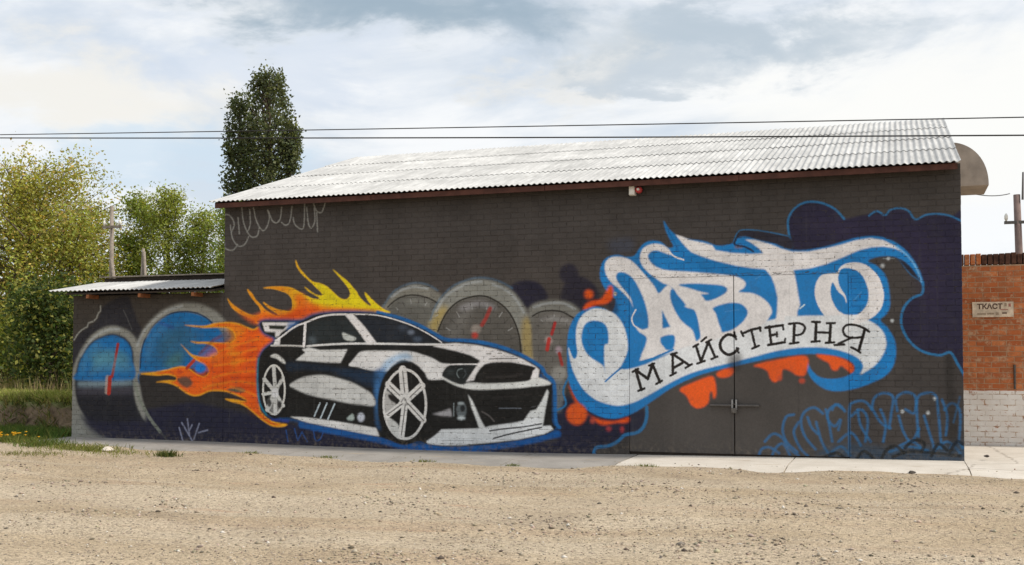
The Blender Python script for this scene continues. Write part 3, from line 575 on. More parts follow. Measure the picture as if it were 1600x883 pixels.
('F',[2351,624,2374,628,2402,618,2421,597,2433,567,2437,536,2432,509,2418,488,2398,474,2368,474,2342,489,2326,515,2318,543,2319,568,2325,582,2331,572,2341,553,2359,535,2368,512,2365,537,2349,563,2343,584,2343,605],(28,112,174),1,2.87,1.0,None,0,0.0),
('S',[2389,520,2415,549],(70,135,190),0,3.13,0.8,3.07,0),
('S',[2383,592,2383,562],(16,84,140),0,3.14,0.7,3.08,0),
('S',[2382,504,2422,505],(16,84,140),0,3.13,0.7,3.06,0),
('S',[2383,592,2417,593],(16,84,140),0,3.13,0.7,3.07,0),
('F',[1814,586,1869,589,1924,585,1963,580,1980,569,1976,556,1956,543,1928,531,1908,529,1898,542,1891,551,1919,553,1891,560,1858,571],(28,112,174),1,3.04,1.0,None,0,0.0),
('F',[1932,504,1967,517,1999,521,2027,516,2044,500,2048,483,2037,462,2020,445,1994,428,1964,421,1958,434,1949,458,1941,485],(28,112,174),1,3.01,1.0,None,0,0.0),
('F',[1785,558,1792,571,1814,548,1836,521,1838,512,1818,508,1836,495,1858,490,1871,481,1880,459,1886,431,1888,405,1875,392,1868,411,1860,431,1840,447,1818,469,1798,504,1787,533],(28,112,174),1,3.07,1.0,None,0,0.0),
('F',[1753,406,1798,412,1796,368,1773,361,1760,375,1753,383],(28,112,174),1,3.09,1.0,None,0,0.0),
('F',[1756,501,1785,441,1758,436],(28,112,174),0,3.1,1.0,None,0,0.0),
('F',[1470,390,1470,423,1482,453,1507,466,1542,461,1561,443,1567,411,1565,384,1553,380,1551,344,1553,299,1558,252,1551,299,1537,315,1507,333,1484,356],(28,112,174),1,3.19,1.0,None,0,0.0),
('S',[1555,252,1581,275,1606,295,1638,317],(28,112,174),1,3.16,1.0,5.88,0),
('S',[1672,317,1724,333,1795,363],(28,112,174),0,3.1,1.0,6.68,0),
('F',[1601,295,1624,319,1643,366,1684,344,1672,313,1633,299],(28,112,174),0,4.05,1.0,None,0,0.0),
('F',[1423,378,1423,424,1444,451,1446,401,1451,351,1439,333],(28,112,174),1,4.78,1.0,None,0,0.0),
('S',[1973,491,2020,497],(70,135,190),1,3.88,0.7,3.23,0),
('S',[2074,599,2096,612],(70,135,190),0,3.84,0.7,3.2,0),
('F',[2007,714,2033,713,2033,704,2007,705],(120,82,50),0,5.33,0.7,None,0,0.0),
('S',[2011,735,2007,718,2043,708,2069,692],(33,33,50),1,4.45,0.9,6.45,0),
('F',[2170,473,2402,474,2382,441,2170,447],(203,206,208),0,3.73,1.0,None,0,0.0),
('S',[1663,293,1683,224],(30,25,22),0,2.52,1.0,10.93,0),
('S',[1663,293,1706,262,1722,313],(30,25,22),0,2.51,1.0,10.9,0),
('S',[1722,313,1748,251],(30,25,22),0,2.5,1.0,10.85,0),
('S',[1652,286,1672,297],(30,25,22),0,2.52,1.0,8.21,0),
('S',[1672,220,1694,229],(30,25,22),0,2.51,1.0,8.18,0),
('S',[1735,244,1755,256],(30,25,22),0,2.5,1.0,8.12,0),
('S',[1710,308,1728,315],(30,25,22),0,2.51,1.0,8.15,0),
('S',[1793,348,1793,278],(30,25,22),0,2.48,1.0,9.69,0),
('S',[1793,348,1850,309],(30,25,22),0,2.47,1.0,9.66,0),
('S',[1795,300,1826,317],(30,25,22),0,2.48,1.0,9.67,0),
('S',[1784,273,1804,284],(30,25,22),0,2.48,1.0,8.07,0),
('S',[1837,300,1859,313],(30,25,22),0,2.47,1.0,8.02,0),
('S',[1787,346,1807,352],(30,25,22),0,2.48,1.0,8.08,0),
('S',[1873,376,1890,322],(30,25,22),0,2.46,1.0,9.59,0),
('S',[1890,322,1916,389],(30,25,22),0,2.45,1.0,9.56,0),
('S',[1916,389,1938,337],(30,25,22),0,2.44,1.0,9.53,0),
('S',[1864,372,1881,381],(30,25,22),0,2.46,1.0,8.0,0),
('S',[1877,315,1903,324],(30,25,22),0,2.45,1.0,7.98,0),
('S',[1925,330,1946,339],(30,25,22),0,2.44,1.0,7.93,0),
('S',[1908,387,1925,396],(30,25,22),0,2.45,1.0,7.96,0),
('S',[1892,391,1908,404],(30,25,22),0,2.45,1.0,7.98,0),
('S',[2007,406,1983,413,1962,398,1955,376,1964,356,1983,345,2002,352,2015,365],(30,25,22),1,2.42,1.0,10.52,0),
('S',[2003,421,2009,397],(30,25,22),0,2.42,1.0,7.87,0),
('S',[2011,367,2017,352],(30,25,22),0,2.41,1.0,7.86,0),
('S',[2030,416,2060,429,2090,435],(30,25,22),0,2.4,1.0,8.86,0),
('S',[2060,427,2073,371],(30,25,22),0,2.4,1.0,8.85,0),
('S',[2026,423,2033,408],(30,25,22),0,2.41,1.0,7.85,0),
('S',[2062,365,2085,375],(30,25,22),0,2.4,1.0,7.8,0),
('S',[2088,437,2090,425],(30,25,22),0,2.39,1.0,7.79,0),
('S',[2119,439,2125,381],(30,25,22),0,2.38,1.0,9.3,0),
('S',[2107,435,2163,443],(30,25,22),0,2.38,1.0,9.29,0),
('S',[2115,377,2169,386],(30,25,22),0,2.38,1.0,9.27,0),
('S',[2121,409,2144,413],(30,25,22),0,2.38,1.0,9.29,0),
('S',[2163,443,2165,428],(30,25,22),0,2.37,1.0,6.68,0),
('S',[2169,386,2171,398],(30,25,22),0,2.37,1.0,6.67,0),
('S',[2144,420,2144,405],(30,25,22),0,2.38,1.0,6.7,0),
('S',[2201,447,2198,385],(30,25,22),0,2.36,1.0,10.23,0),
('S',[2184,447,2215,449,2234,438,2231,421,2219,411,2200,409],(30,25,22),1,2.35,1.0,8.17,0),
('S',[2186,381,2213,385],(30,25,22),0,2.36,1.0,8.18,0),
('S',[2271,450,2268,389],(30,25,22),0,2.34,1.0,10.14,0),
('S',[2317,446,2313,385],(30,25,22),0,2.32,1.0,10.07,0),
('S',[2270,419,2315,416],(30,25,22),0,2.33,1.0,8.08,0),
('S',[2256,387,2282,389],(30,25,22),0,2.34,1.0,8.11,0),
('S',[2301,383,2327,385],(30,25,22),0,2.32,1.0,8.06,0),
('S',[2258,453,2283,452],(30,25,22),0,2.34,1.0,8.11,0),
('S',[2305,448,2330,448],(30,25,22),0,2.32,1.0,8.06,0),
('S',[2424,426,2405,359],(30,25,22),0,2.29,1.0,9.94,0),
('S',[2437,419,2422,430,2394,441,2368,441,2356,426,2363,407,2385,399,2411,401],(30,25,22),1,2.3,1.0,7.98,0),
('S',[2385,401,2341,380],(30,25,22),0,2.31,1.0,8.01,0),
('S',[2329,376,2359,378],(30,25,22),0,2.31,1.0,8.02,0),
('S',[2381,368,2395,361,2409,351],(30,25,22),0,2.3,1.0,7.97,0),
('F',[2504,655,2503,653,2502,652,2501,651,2499,650,2497,651,2496,652,2495,653,2494,655,2495,657,2496,659,2497,660,2499,660,2501,660,2503,659,2504,657],(185,190,192),1,5.0,0.85,None,0,0.0),
('F',[2487,633,2486,631,2485,629,2483,627,2481,627,2479,628,2477,629,2476,631,2476,633,2476,635,2477,637,2479,638,2481,639,2483,638,2485,637,2486,635],(185,190,192),1,5.01,0.85,None,0,0.0),
('F',[2514,454,2513,452,2512,450,2511,449,2509,448,2507,449,2505,450,2504,452,2504,454,2504,456,2505,458,2507,459,2509,459,2511,459,2512,458,2513,456],(185,190,192),1,4.98,0.85,None,0,0.0),
('F',[2542,161,2541,159,2540,158,2538,156,2536,156,2535,156,2533,157,2532,159,2531,161,2532,163,2533,165,2535,166,2537,167,2539,166,2540,165,2541,163],(185,190,192),1,4.94,0.85,None,0,0.0),
('F',[2619,158,2618,156,2617,155,2615,153,2614,153,2612,153,2610,154,2609,156,2609,158,2609,160,2610,162,2612,163,2614,164,2616,163,2617,162,2618,160],(185,190,192),1,4.89,0.85,None,0,0.0),
('F',[2641,203,2640,201,2639,199,2637,198,2635,198,2633,198,2631,199,2630,201,2630,203,2630,205,2631,207,2633,209,2635,209,2637,209,2639,207,2640,206],(185,190,192),1,4.88,0.85,None,0,0.0),
('S',[2483,656,2517,655],(120,130,135),0,3.64,0.7,2.42,0),
('S',[2080,3,2091,29,2116,36,2147,18],(38,98,146),1,7.79,0.7,8.44,0),
('S',[2102,55,2129,81,2158,69,2179,35,2211,11],(38,98,146),1,7.74,0.7,8.39,0),
('S',[2196,146,2171,137,2160,94,2175,52,2207,23],(38,98,146),1,7.72,0.7,8.37,0),
('S',[2290,151,2262,170,2231,155,2219,121,2232,75,2265,33],(38,98,146),1,7.65,0.7,8.3,0),
('S',[2241,138,2253,105,2273,84],(38,98,146),1,7.65,0.7,8.29,0),
('S',[2359,159,2339,181,2311,166,2304,135,2326,110,2345,131,2338,98],(38,98,146),1,7.57,0.7,8.21,0),
('S',[2372,24,2373,161,2385,188,2419,193,2445,166,2470,125,2499,107],(38,98,146),1,7.48,0.7,8.11,0),
('S',[2443,166,2451,203,2479,220,2508,208,2503,157,2495,107],(38,98,146),1,7.43,0.7,8.05,0),
('S',[2521,163,2518,204,2547,223,2576,209,2573,158,2546,168],(38,98,146),1,7.36,0.7,7.98,0),
('S',[2584,82,2581,197,2607,221,2637,214,2644,165,2652,47],(38,98,146),1,7.29,0.7,7.9,0),
('S',[2399,165,2408,114,2438,63],(38,98,146),1,7.49,0.7,8.11,0),
('S',[2656,200,2671,149,2666,88],(38,98,146),1,7.24,0.7,7.85,0),
('S',[2679,48,2702,69,2715,49],(38,98,146),1,7.19,0.7,7.8,0),
('S',[2496,31,2555,49,2612,38],(38,98,146),1,7.34,0.7,7.95,0),
('S',[2317,26,2348,44,2373,15],(38,98,146),1,7.55,0.7,8.18,0),
('S',[2299,164,2310,112,2318,60],(38,98,146),1,7.59,0.7,8.23,0),
('S',[2122,0,2137,34,2162,48,2187,2],(38,98,146),1,7.74,0.7,8.39,0),
('S',[2212,121,2196,87,2216,36,2240,12],(38,98,146),1,7.68,0.7,8.33,0),
('S',[2379,144,2409,166,2430,133,2422,62],(38,98,146),1,7.49,0.7,8.12,0),
('S',[2525,147,2540,94,2563,65,2586,107],(38,98,146),1,7.34,0.7,7.96,0),
('S',[2602,148,2617,95,2631,47],(38,98,146),1,7.28,0.7,7.89,0),
('S',[2470,166,2485,121,2477,63],(38,98,146),1,7.42,0.7,8.05,0),
('S',[2663,169,2686,190,2709,160,2704,69],(38,98,146),1,7.21,0.7,7.82,0),
('S',[2268,122,2285,59,2309,14],(38,98,146),1,7.61,0.7,8.25,0),
('S',[2338,60,2378,90,2408,49],(38,98,146),1,7.52,0.7,8.15,0),
('S',[2516,44,2564,66,2603,34],(38,98,146),1,7.33,0.7,7.95,0),
('S',[2319,164,2331,181,2355,165],(38,98,146),1,7.57,0.7,8.21,0),
('S',[2631,37,2670,68,2707,33],(38,98,146),1,7.22,0.7,7.83,0),
('F',[2297,38,2378,53,2516,44,2650,55,2715,69,2714,5,2297,-3],(30,74,104),1,19.8,0.4,None,0,0.0),
('S',[2260,-5,2297,11,2333,23,2361,3],(24,27,28),1,5.36,0.85,10.27,0),
('S',[2393,3,2417,31,2449,7],(24,27,28),1,5.28,0.85,10.12,0),
('S',[2472,10,2488,39,2516,50,2539,28],(24,27,28),1,5.23,0.85,10.01,0),
('S',[2543,45,2570,70,2601,62,2593,34],(24,27,28),1,5.17,0.85,9.91,0),
('S',[2506,15,2554,33,2631,31,2707,24],(24,27,28),1,5.16,0.85,9.88,0),
('S',[2622,22,2643,59,2669,40],(24,27,28),1,5.13,0.85,9.82,0),
('S',[2677,36,2698,69,2715,61],(24,27,28),1,5.09,0.85,9.75,0),
('S',[2677,332,2683,210,2688,48],(30,28,26),1,19.38,0.5,27.41,0),
('S',[2689,129,2709,210],(36,88,128),0,6.15,0.5,5.86,0),
('S',[32,837,44,867,26,899,2,905,-12,875,-17,808,4,772,39,763,59,785],(132,132,128),1,4.94,0.75,5.21,0),
('S',[26,863,36,811,62,780,92,784,109,814],(132,132,128),1,4.91,0.75,5.18,0),
('S',[78,929,85,878,103,837,117,864,114,920],(132,132,128),1,4.9,0.75,5.17,0),
('S',[103,834,123,813,149,817,158,850],(132,132,128),1,4.87,0.75,5.14,0),
('S',[131,927,146,873,172,837,192,849,203,886,195,916],(132,132,128),1,4.86,0.75,5.13,0),
('S',[200,909,215,875,235,864,252,881,257,924],(132,132,128),1,4.82,0.75,5.09,0),
('S',[258,864,278,853,295,870,303,924],(132,132,128),1,4.8,0.75,5.06,0),
('S',[309,881,317,854,346,835,357,854,359,932],(132,132,128),1,4.77,0.75,5.03,0),
('S',[368,919,376,856,390,838,404,865,401,915],(132,132,128),1,4.74,0.75,5.0,0),
('S',[398,932,412,902,434,898,448,932],(132,132,128),1,4.72,0.75,4.98,0),
('S',[412,897,416,822],(132,132,128),1,4.72,0.75,4.99,0),
('S',[61,892,68,828],(132,132,128),1,4.91,0.75,5.19,0),
('S',[-14,793,-2,762],(132,132,128),1,4.95,0.75,5.22,0),
('F',[1,787,0,783,-2,780,-5,778,-8,777,-12,778,-15,781,-16,784,-17,788,-17,792,-15,795,-12,797,-8,798,-5,797,-2,795,0,791],(150,148,170),1,8.66,0.7,None,0,0.0),
('F',[1983,341,2026,345,2021,294,1991,289],(40,37,35),1,15.46,0.7,None,0,0.0),
('F',[1814,508,1816,508,1816,506],(58,54,50),0,3.97,0,None,0,0.0)]
PAINT_GAIN = 1.36
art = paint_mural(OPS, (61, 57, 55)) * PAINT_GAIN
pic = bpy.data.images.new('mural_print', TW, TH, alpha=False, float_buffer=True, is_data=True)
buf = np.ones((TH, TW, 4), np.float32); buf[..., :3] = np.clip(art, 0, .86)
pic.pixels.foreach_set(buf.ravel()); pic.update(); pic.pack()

def mural_material(name, gaps):
    t = NT(name); g = t.N('ShaderNodeNewGeometry')
    sp = t.N('ShaderNodeSeparateXYZ'); t.l.new(g.outputs['Position'], sp.inputs[0])
    u = t.math('DIVIDE', t.math('SUBTRACT', sp.outputs[0], TX0), TX1 - TX0); v = t.math('DIVIDE', sp.outputs[2], TZ1)
    p = t.pos()
    wob = t.noise(p, 55, 2, .5, 'Color')
    wsep = t.N('ShaderNodeSeparateColor'); t.l.new(wob, wsep.inputs[0])
    u = t.math('ADD', u, t.math('MULTIPLY', t.math('SUBTRACT', wsep.outputs[0], .5), .0012))
    v = t.math('ADD', v, t.math('MULTIPLY', t.math('SUBTRACT', wsep.outputs[1], .5), .0034))
    cb = t.N('ShaderNodeCombineXYZ'); t.l.new(u, cb.inputs[0]); t.l.new(v, cb.inputs[1])
    im = t.N('ShaderNodeTexImage', interpolation='Linear', extension='EXTEND'); im.image = pic; t.l.new(cb.outputs[0], im.inputs['Vector'])
    # uneven spray coat, brick to brick and in blotches
    bx = t.math('FLOOR', t.math('DIVIDE', sp.outputs[0], .131)); bz = t.math('FLOOR', t.math('DIVIDE', t.math('ADD', sp.outputs[2], .002), .1))
    cv = t.N('ShaderNodeCombineXYZ'); t.l.new(bx, cv.inputs[0]); t.l.new(bz, cv.inputs[1])
    wn_ = t.N('ShaderNodeTexWhiteNoise', noise_dimensions='2D'); t.l.new(cv.outputs[0], wn_.inputs['Vector'])
    k = t.math('MULTIPLY', t.ramp(wn_.outputs['Value'], 0, 1, .95, 1.05), t.ramp(t.noise(p, 1.3, 6, .65), .3, .7, .86, 1.14)) if not gaps == 'gate' else t.ramp(t.noise(p, .9, 5, .6), .3, .7, .88, 1.12)
    k = t.math('MULTIPLY', k, t.ramp(t.noise(p, 38, 4, .7), .25, .75, .86, 1.12))
    fine = t.noise(p, 210, 2, .6, 'Color'); fs = t.N('ShaderNodeSeparateColor'); t.l.new(fine, fs.inputs[0])
    cb2 = t.N('ShaderNodeCombineXYZ'); t.l.new(t.math('ADD', u, t.math('MULTIPLY', t.math('SUBTRACT', fs.outputs[0], .5), .0022)), cb2.inputs[0]); t.l.new(t.math('ADD', v, t.math('MULTIPLY', t.math('SUBTRACT', fs.outputs[1], .5), .0075)), cb2.inputs[1]); t.l.new(cb2.outputs[0], im.inputs['Vector'])
    col = t.mix(1.0, im.outputs['Color'], grey(t, k), 'MULTIPLY')
    thin = t.math('MULTIPLY', t.ramp(t.noise(p, 4.5, 6, .72), .45, .75), .22)         # thin, uneven coats
    col = t.mix(thin, col, (.075, .07, .066))
    run = t.math('MULTIPLY', t.ramp(t.noise(t.pos((7, 1, .35)), 1.6, 5, .65), .56, .75), .16)   # faint water runs
    col = t.mix(run, col, (.13, .125, .115))
    spl = t.math('MULTIPLY', t.ramp(t.math('ADD', sp.outputs[2], t.math('MULTIPLY', t.noise(p, 5, 5, .7), .5)), .62, .10), t.ramp(t.noise(p, 11, 4, .7), .42, .68, 0, .55))
    col = t.mix(spl, col, (.22, .18, .135))                                            # dust splashed up from the lot
    # bare brown-grey wall where the spray missed
    if gaps == 'gate':
        miss = t.math('MULTIPLY', t.ramp(t.noise(p, 26, 5, .75), .68, .76), .5)
        col = t.mix(miss, col, (.085, .06, .045))
    else:
        # pits and chips, few on bricks, many in the joints
        lo, hi = (.65, .73) if gaps == 'brick' else (.50, .62)
        pit = t.ramp(t.noise(t.pos((.55, 1, 1.5)), 20, 4, .72), lo, hi)
        col = t.mix(t.math('MULTIPLY', pit, .75 if gaps == 'brick' else .85), col, (.06, .052, .045))
    h = t.math('ADD', t.noise(p, 120, 3, .7), t.math('MULTIPLY', t.noise(p, 24, 3, .6), 1.4))
    t.bump(h, .22 if gaps != 'gate' else .08, .006)
    return t.fin(col, .82 if gaps != 'gate' else .6, .25)
M = {}
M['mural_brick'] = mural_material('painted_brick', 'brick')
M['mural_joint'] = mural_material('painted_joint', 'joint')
M['mural_gate'] = mural_material('painted_steel', 'gate')
M['plain_wall'] = plain('rough_grey_brick_side', (.16, .15, .14), .85, .3, 3)
M['fascia'] = plain('red_brown_board', (.085, .032, .022), .75, .35, 5)
M['rafter'] = plain('orange_timber', (.30, .115, .045), .75, .3, 9)
M['darkwood'] = plain('dark_board', (.045, .035, .028), .85, .3, 6)
M['oldwood'] = plain('grey_timber', (.26, .22, .18), .85, .3, 12)
M['concrete_pole'] = plain('pinkish_concrete', (.19, .135, .12), .85, .25, 4)
M['bar'] = plain('worn_grey_steel', (.09, .083, .078), .5, .2, 20, .4)
M['steel'] = plain('dull_steel', (.12, .11, .10), .5, .3, 30, .5, .6)
M['galv'] = plain('bare_metal', (.3, .3, .3), .4, .2, 30, .5, .7)
M['white_plastic'] = plain('white_plastic', (.72, .70, .64), .5, .12, 20)
M['red_plastic'] = plain('red_plastic', (.45, .05, .05), .35, .15, 20)
M['beige_sheet'] = plain('beige_sheet', (.37, .31, .255), .6, .22, 3.5)
M['cable'] = plain('black_cable', (.025, .024, .024), .6, .1, 2)
M['bark'] = plain('bark', (.12, .095, .07), .9, .35, 8, .2)
M['sign_plate'] = plain('old_cream_plate', (.66, .53, .39), .6, .35, 7)
M['ink'] = plain('dark_brown_ink', (.11, .06, .04), .6, .3, 40)
M['ink_faint'] = plain('faint_brown_ink', (.34, .25, .17), .6, .3, 40)
M['ink_red'] = plain('faded_red_ink', (.4, .16, .12), .6, .3, 40)
# roof sheets: weathered pale sheet with streaks running down the slope
t = NT('pale_corrugated_sheet'); p = t.pos()
st = t.noise(t.pos((3.2, .35, .35)), 5, 5, .65); bl = t.noise(p, 1.1, 5, .6); oi = t.N('ShaderNodeObjectInfo')
k = t.math('MULTIPLY', t.ramp(st, .3, .72, .78, 1.08), t.ramp(bl, .3, .7, .84, 1.08))
k = t.math('MULTIPLY', k, t.ramp(oi.outputs['Random'], 0, 1, .93, 1.05))
col = t.mix(1.0, (.50, .50, .49), grey(t, k), 'MULTIPLY')
col = t.mix(t.math('MULTIPLY', t.ramp(t.noise(p, 9, 5, .7), .58, .74), .5), col, (.26, .24, .20))
t.bump(t.noise(p, 60, 3, .6), .1, .004)
M['roof'] = t.fin(col, .62, .35)
# gravel lot
t = NT('sandy_gravel'); p = t.pos()
c1 = t.mix(t.ramp(t.noise(p, .55, 6, .62), .32, .68), (.372, .292, .196), (.46, .372, .262))
c1 = t.mix(t.math('MULTIPLY', t.ramp(t.noise(t.pos((.35, 1.2, 1)), .8, 5, .6), .5, .72), .6), c1, (.375, .272, .185))
trk = t.ramp(t.noise(t.pos((.10, .9, 1), (3, 0, 0)), 1.0, 5, .55, 'Fac', .6), .46, .62)
c1 = t.mix(t.math('MULTIPLY', trk, .55), c1, (.48, .405, .305))
c1 = t.mix(t.math('MULTIPLY', t.ramp(t.noise(p, .28, 5, .7, 'Fac', .8), .54, .68), .5), c1, (.285, .222, .155))
c1 = t.mix(t.math('MULTIPLY', t.ramp(t.noise(t.pos((.6, 2.4, 1), (9, 4, 0)), .9, 5, .65), .60, .72), .55), c1, (.40, .235, .15))
vo = t.N('ShaderNodeTexVoronoi', feature='F1'); t.l.new(p, vo.inputs['Vector']); vo.inputs['Scale'].default_value = 46
vs_ = t.N('ShaderNodeSeparateColor'); t.l.new(vo.outputs['Color'], vs_.inputs[0])
c1 = t.mix(1.0, c1, grey(t, t.ramp(vs_.outputs[0], 0, 1, .72, 1.22)), 'MULTIPLY')
c1 = t.mix(1.0, c1, grey(t, t.ramp(t.noise(p, 130, 3, .7), .3, .7, .80, 1.14)), 'MULTIPLY')
c1 = t.mix(t.ramp(vs_.outputs[1], .955, .965), c1, (.13, .11, .095))
hh = t.math('ADD', t.math('MULTIPLY', vo.outputs['Distance'], -1.2), t.math('ADD', t.noise(p, 60, 4, .7), t.math('MULTIPLY', t.noise(p, 5, 4, .6), 3.0)))
t.bump(hh, .55, .02)
M['gravel'] = t.fin(c1, .95, .15)
# tinted stones / leaves / grass
def tinted(name, rough=.9, trans=0.0, spec=.2):
    t = NT(name); a = t.N('ShaderNodeAttribute', attribute_name='tint')
    t.fin(a.outputs['Color'], rough, spec)
    if trans:
        tr = t.N('ShaderNodeBsdfTranslucent'); t.l.new(t.mix(1.0, a.outputs['Color'], (1.3, 1.25, .6), 'MULTIPLY'), tr.inputs[0])
        mx = t.N('ShaderNodeMixShader'); mx.inputs[0].default_value = trans
        t.l.new(t.b.outputs[0], mx.inputs[1]); t.l.new(tr.outputs[0], mx.inputs[2]); t.l.new(mx.outputs[0], t.out.inputs['Surface'])
    return t.m
M['stones'] = tinted('loose_stones'); M['leaf'] = tinted('leaves', .65, .45, .25); M['grass'] = tinted('grass_blades', .8, .3, .15)
def concrete(name, a, b, crack):
    t = NT(name); p = t.pos()
    c = t.mix(t.ramp(t.noise(p, 1.4, 7, .65), .3, .7), a, b)
    c = t.mix(1.0, c, grey(t, t.ramp(t.noise(p, 70, 4, .7), .25, .75, .84, 1.1)), 'MULTIPLY')
    c = t.mix(t.math('MULTIPLY', t.ramp(t.noise(t.pos((.5, 1.6, 1)), 2.2, 5, .7), .56, .72), .7), c, (.36, .29, .21))
    vo = t.N('ShaderNodeTexVoronoi', feature='DISTANCE_TO_EDGE'); wv = t.noise(p, 3, 4, .6, 'Color')
    ad = t.N('ShaderNodeVectorMath', operation='MULTIPLY_ADD'); t.l.new(wv, ad.inputs[0]); ad.inputs[1].default_value = (.35, .35, 0); t.l.new(p, ad.inputs[2])
    t.l.new(ad.outputs[0], vo.inputs['Vector']); vo.inputs['Scale'].default_value = crack
    c = t.mix(t.ramp(vo.outputs['Distance'], .008, .001, 0, .45), c, (.16, .13, .10))
    t.bump(t.noise(p, 35, 5, .7), .3, .01)
    return t.fin(c, .9, .2)
M['apron'] = concrete('old_grey_concrete', (.25, .235, .215), (.33, .31, .285), .7)
M['pad'] = concrete('pale_concrete', (.52, .475, .41), (.62, .575, .51), .22)
t = NT('bank_earth'); p = t.pos()
c = t.mix(t.ramp(t.noise(p, 1.5, 6, .6), .35, .65), (.16, .12, .08), (.24, .18, .12))
g_ = t.N('ShaderNodeNewGeometry'); sz = t.N('ShaderNodeSeparateXYZ'); t.l.new(g_.outputs['Position'], sz.inputs[0])
c = t.mix(t.ramp(t.math('ADD', sz.outputs[2], t.math('MULTIPLY', t.noise(p, 3, 4, .6), .3)), .70, .86), c, (.14, .16, .055))
t.bump(t.noise(p, 9, 6, .7), .8, .05); M['earth'] = t.fin(c, .95, .1)
t = NT('grassland'); p = t.pos()
c = t.mix(t.ramp(t.noise(p, .5, 6, .65), .35, .65), (.10, .14, .04), (.20, .20, .075)); t.bump(t.noise(p, 14, 5, .7), .8, .05); M['meadow'] = t.fin(c, .95, .1)
# right-hand brick wall: red brick with a whitewashed foot
def red_brick(name, joint):
    t = NT(name); g = t.N('ShaderNodeNewGeometry'); sp = t.N('ShaderNodeSeparateXYZ'); t.l.new(g.outputs['Position'], sp.inputs[0]); p = t.pos()
    if joint: c = t.mix(t.ramp(t.noise(p, 8, 4, .6), .3, .7), (.36, .22, .13), (.46, .31, .20))
    else:
        oi = t.N('ShaderNodeObjectInfo')
        c = t.mix(oi.outputs['Random'], (.36, .085, .026), (.60, .20, .072))
        c = t.mix(t.ramp(t.noise(p, 5, 5, .7), .40, .66), c, (.36, .13, .055))
        c = t.mix(t.math('MULTIPLY', t.ramp(t.noise(p, 9, 5, .75), .50, .68), .75), c, (.52, .36, .23))
    top = t.ramp(t.math('ADD', sp.outputs[2], t.math('MULTIPLY', t.math('SUBTRACT', t.noise(p, 6, 3, .6), .5), .03)), 1.075, 1.058)
    wear = t.ramp(t.noise(p, 10, 5, .7), .72 if not joint else .58, .56 if not joint else .44)
    w = t.mix(t.ramp(t.noise(p, 2.5, 5, .6), .3, .7), (.70, .64, .58), (.82, .78, .73))
    c = t.mix(t.math('MULTIPLY', top, wear), c, w)
    t.bump(t.noise(p, 45, 4, .7), .35, .01)
    return t.fin(c, .9, .15)
M['red_brick'] = red_brick('red_brick', False); M['red_joint'] = red_brick('red_brick_joint', True)
M['burnt_brick'] = plain('sooty_brick', (.10, .045, .028), .9, .5, 14)
M['flower'] = tinted('dandelion_petals', .7, .2, .2)

# ------------------------------------------------------------------ ground, pavements, bank
def gz(x): return -.075 * math.exp(-((x - 5.0) / 5.0) ** 2)      # the lot sags a little along the middle of the wall
def sheet(name, xs, ys, zf, mat, kind='structure', smooth=True):
    V = [(x, y, zf(x, y)) for y in ys for x in xs]; nx = len(xs)
    F = [(j*nx+i, j*nx+i+1, (j+1)*nx+i+1, (j+1)*nx+i) for j in range(len(ys)-1) for i in range(nx-1)]
    o = MB().add(V, F).obj(name, mat, None, smooth); o['kind'] = kind; return o
def lump(x, y):
    return .010*math.sin(x*2.9+2)*math.sin(x*.7+y*2) + .016*math.sin(x*1.7+y*.6) + .012*math.sin(y*2.3-x*.8+1) + .008*math.sin(x*4.1+1.3)*math.sin(y*3.7)
def ground_z(x, y):
    near = math.exp(-max(0, abs(x-6)-12)/8) * math.exp(-max(0, abs(y+6)-12)/6)
    edge = max(0, min(1, (-.9 - y) / 1.1)) if y > -3 else 1
    return (gz(x) + lump(x, y) * edge) * near - .006
gx = sorted(set([-900, -300, -120, -60] + list(np.arange(-30, 42.01, .3).round(2)) + [70, 140, 320, 900]))
gy = sorted(set([-600, -200, -70] + list(np.arange(-24, 8.01, .25).round(2)) + [14, 24, 40, 80, 200, 500, 1500]))
ground = sheet('ground', gx, gy, ground_z, M['gravel'])
# concrete apron along the foot of the wall, in poured bays with open joints
def edge_y(x): return float(np.interp(x, [-3.9, -2.2, 0, 4, 8.2, 9, 11, 13.6, 15, 40], [-.62, -.95, -1.30, -1.62, -1.75, -1.85, -1.75, -1.72, -1.55, -1.5]))
def bay(name, x0, x1, yb, mat, up, parent, n=7, jag=.05, seed=0):
    r_ = random.Random(seed); xs = [x0 + (x1-x0)*i/n for i in range(n+1)]
    V = []; F = []
    for x in xs:
        e = edge_y(x) + jag * (math.sin(x*1.9 + 1) * .6 + math.sin(x*4.7) * .35 + math.sin(x*9.1 + 2) * .25) + r_.uniform(-.006, .006); z = gz(x) + up
        V += [(x, e - .34, z - .14), (x, e - .30, z - .055), (x, e + .34, z), (x, yb, z + .015)]
    for i in range(n):
        for j in range(3): F.append((4*i+j, 4*(i+1)+j, 4*(i+1)+j+1, 4*i+j+1))
    F += [(0, 1, 2, 3), tuple(4*n + k for k in (3, 2, 1, 0))]
    return MB().add(V, F).obj(name, mat, parent)
pav = empty('pavement', (0, 0, 0)); pav['kind'] = 'structure'
xs = [-3.95, -2.0, .1, 2.3, 4.4, 6.5, 8.35]
for i in range(len(xs)-1): bay('concrete_bay', xs[i] + .012, xs[i+1] - .012, .03, M['apron'], .034, pav, 22, .035, i)
xs = [8.35, 11.0, 13.6]
for i in range(2): bay('concrete_bay', xs[i] + .01, xs[i+1] - .01, .03, M['pad'], .028, pav, 40, .10, 20 + i)
bay('concrete_bay', 13.605, 17.4, 3.60, M['pad'], .030, pav, 44, .08, 31)
bay('concrete_bay', 17.42, 26, 3.60, M['pad'], .030, pav, 40, .08, 32)
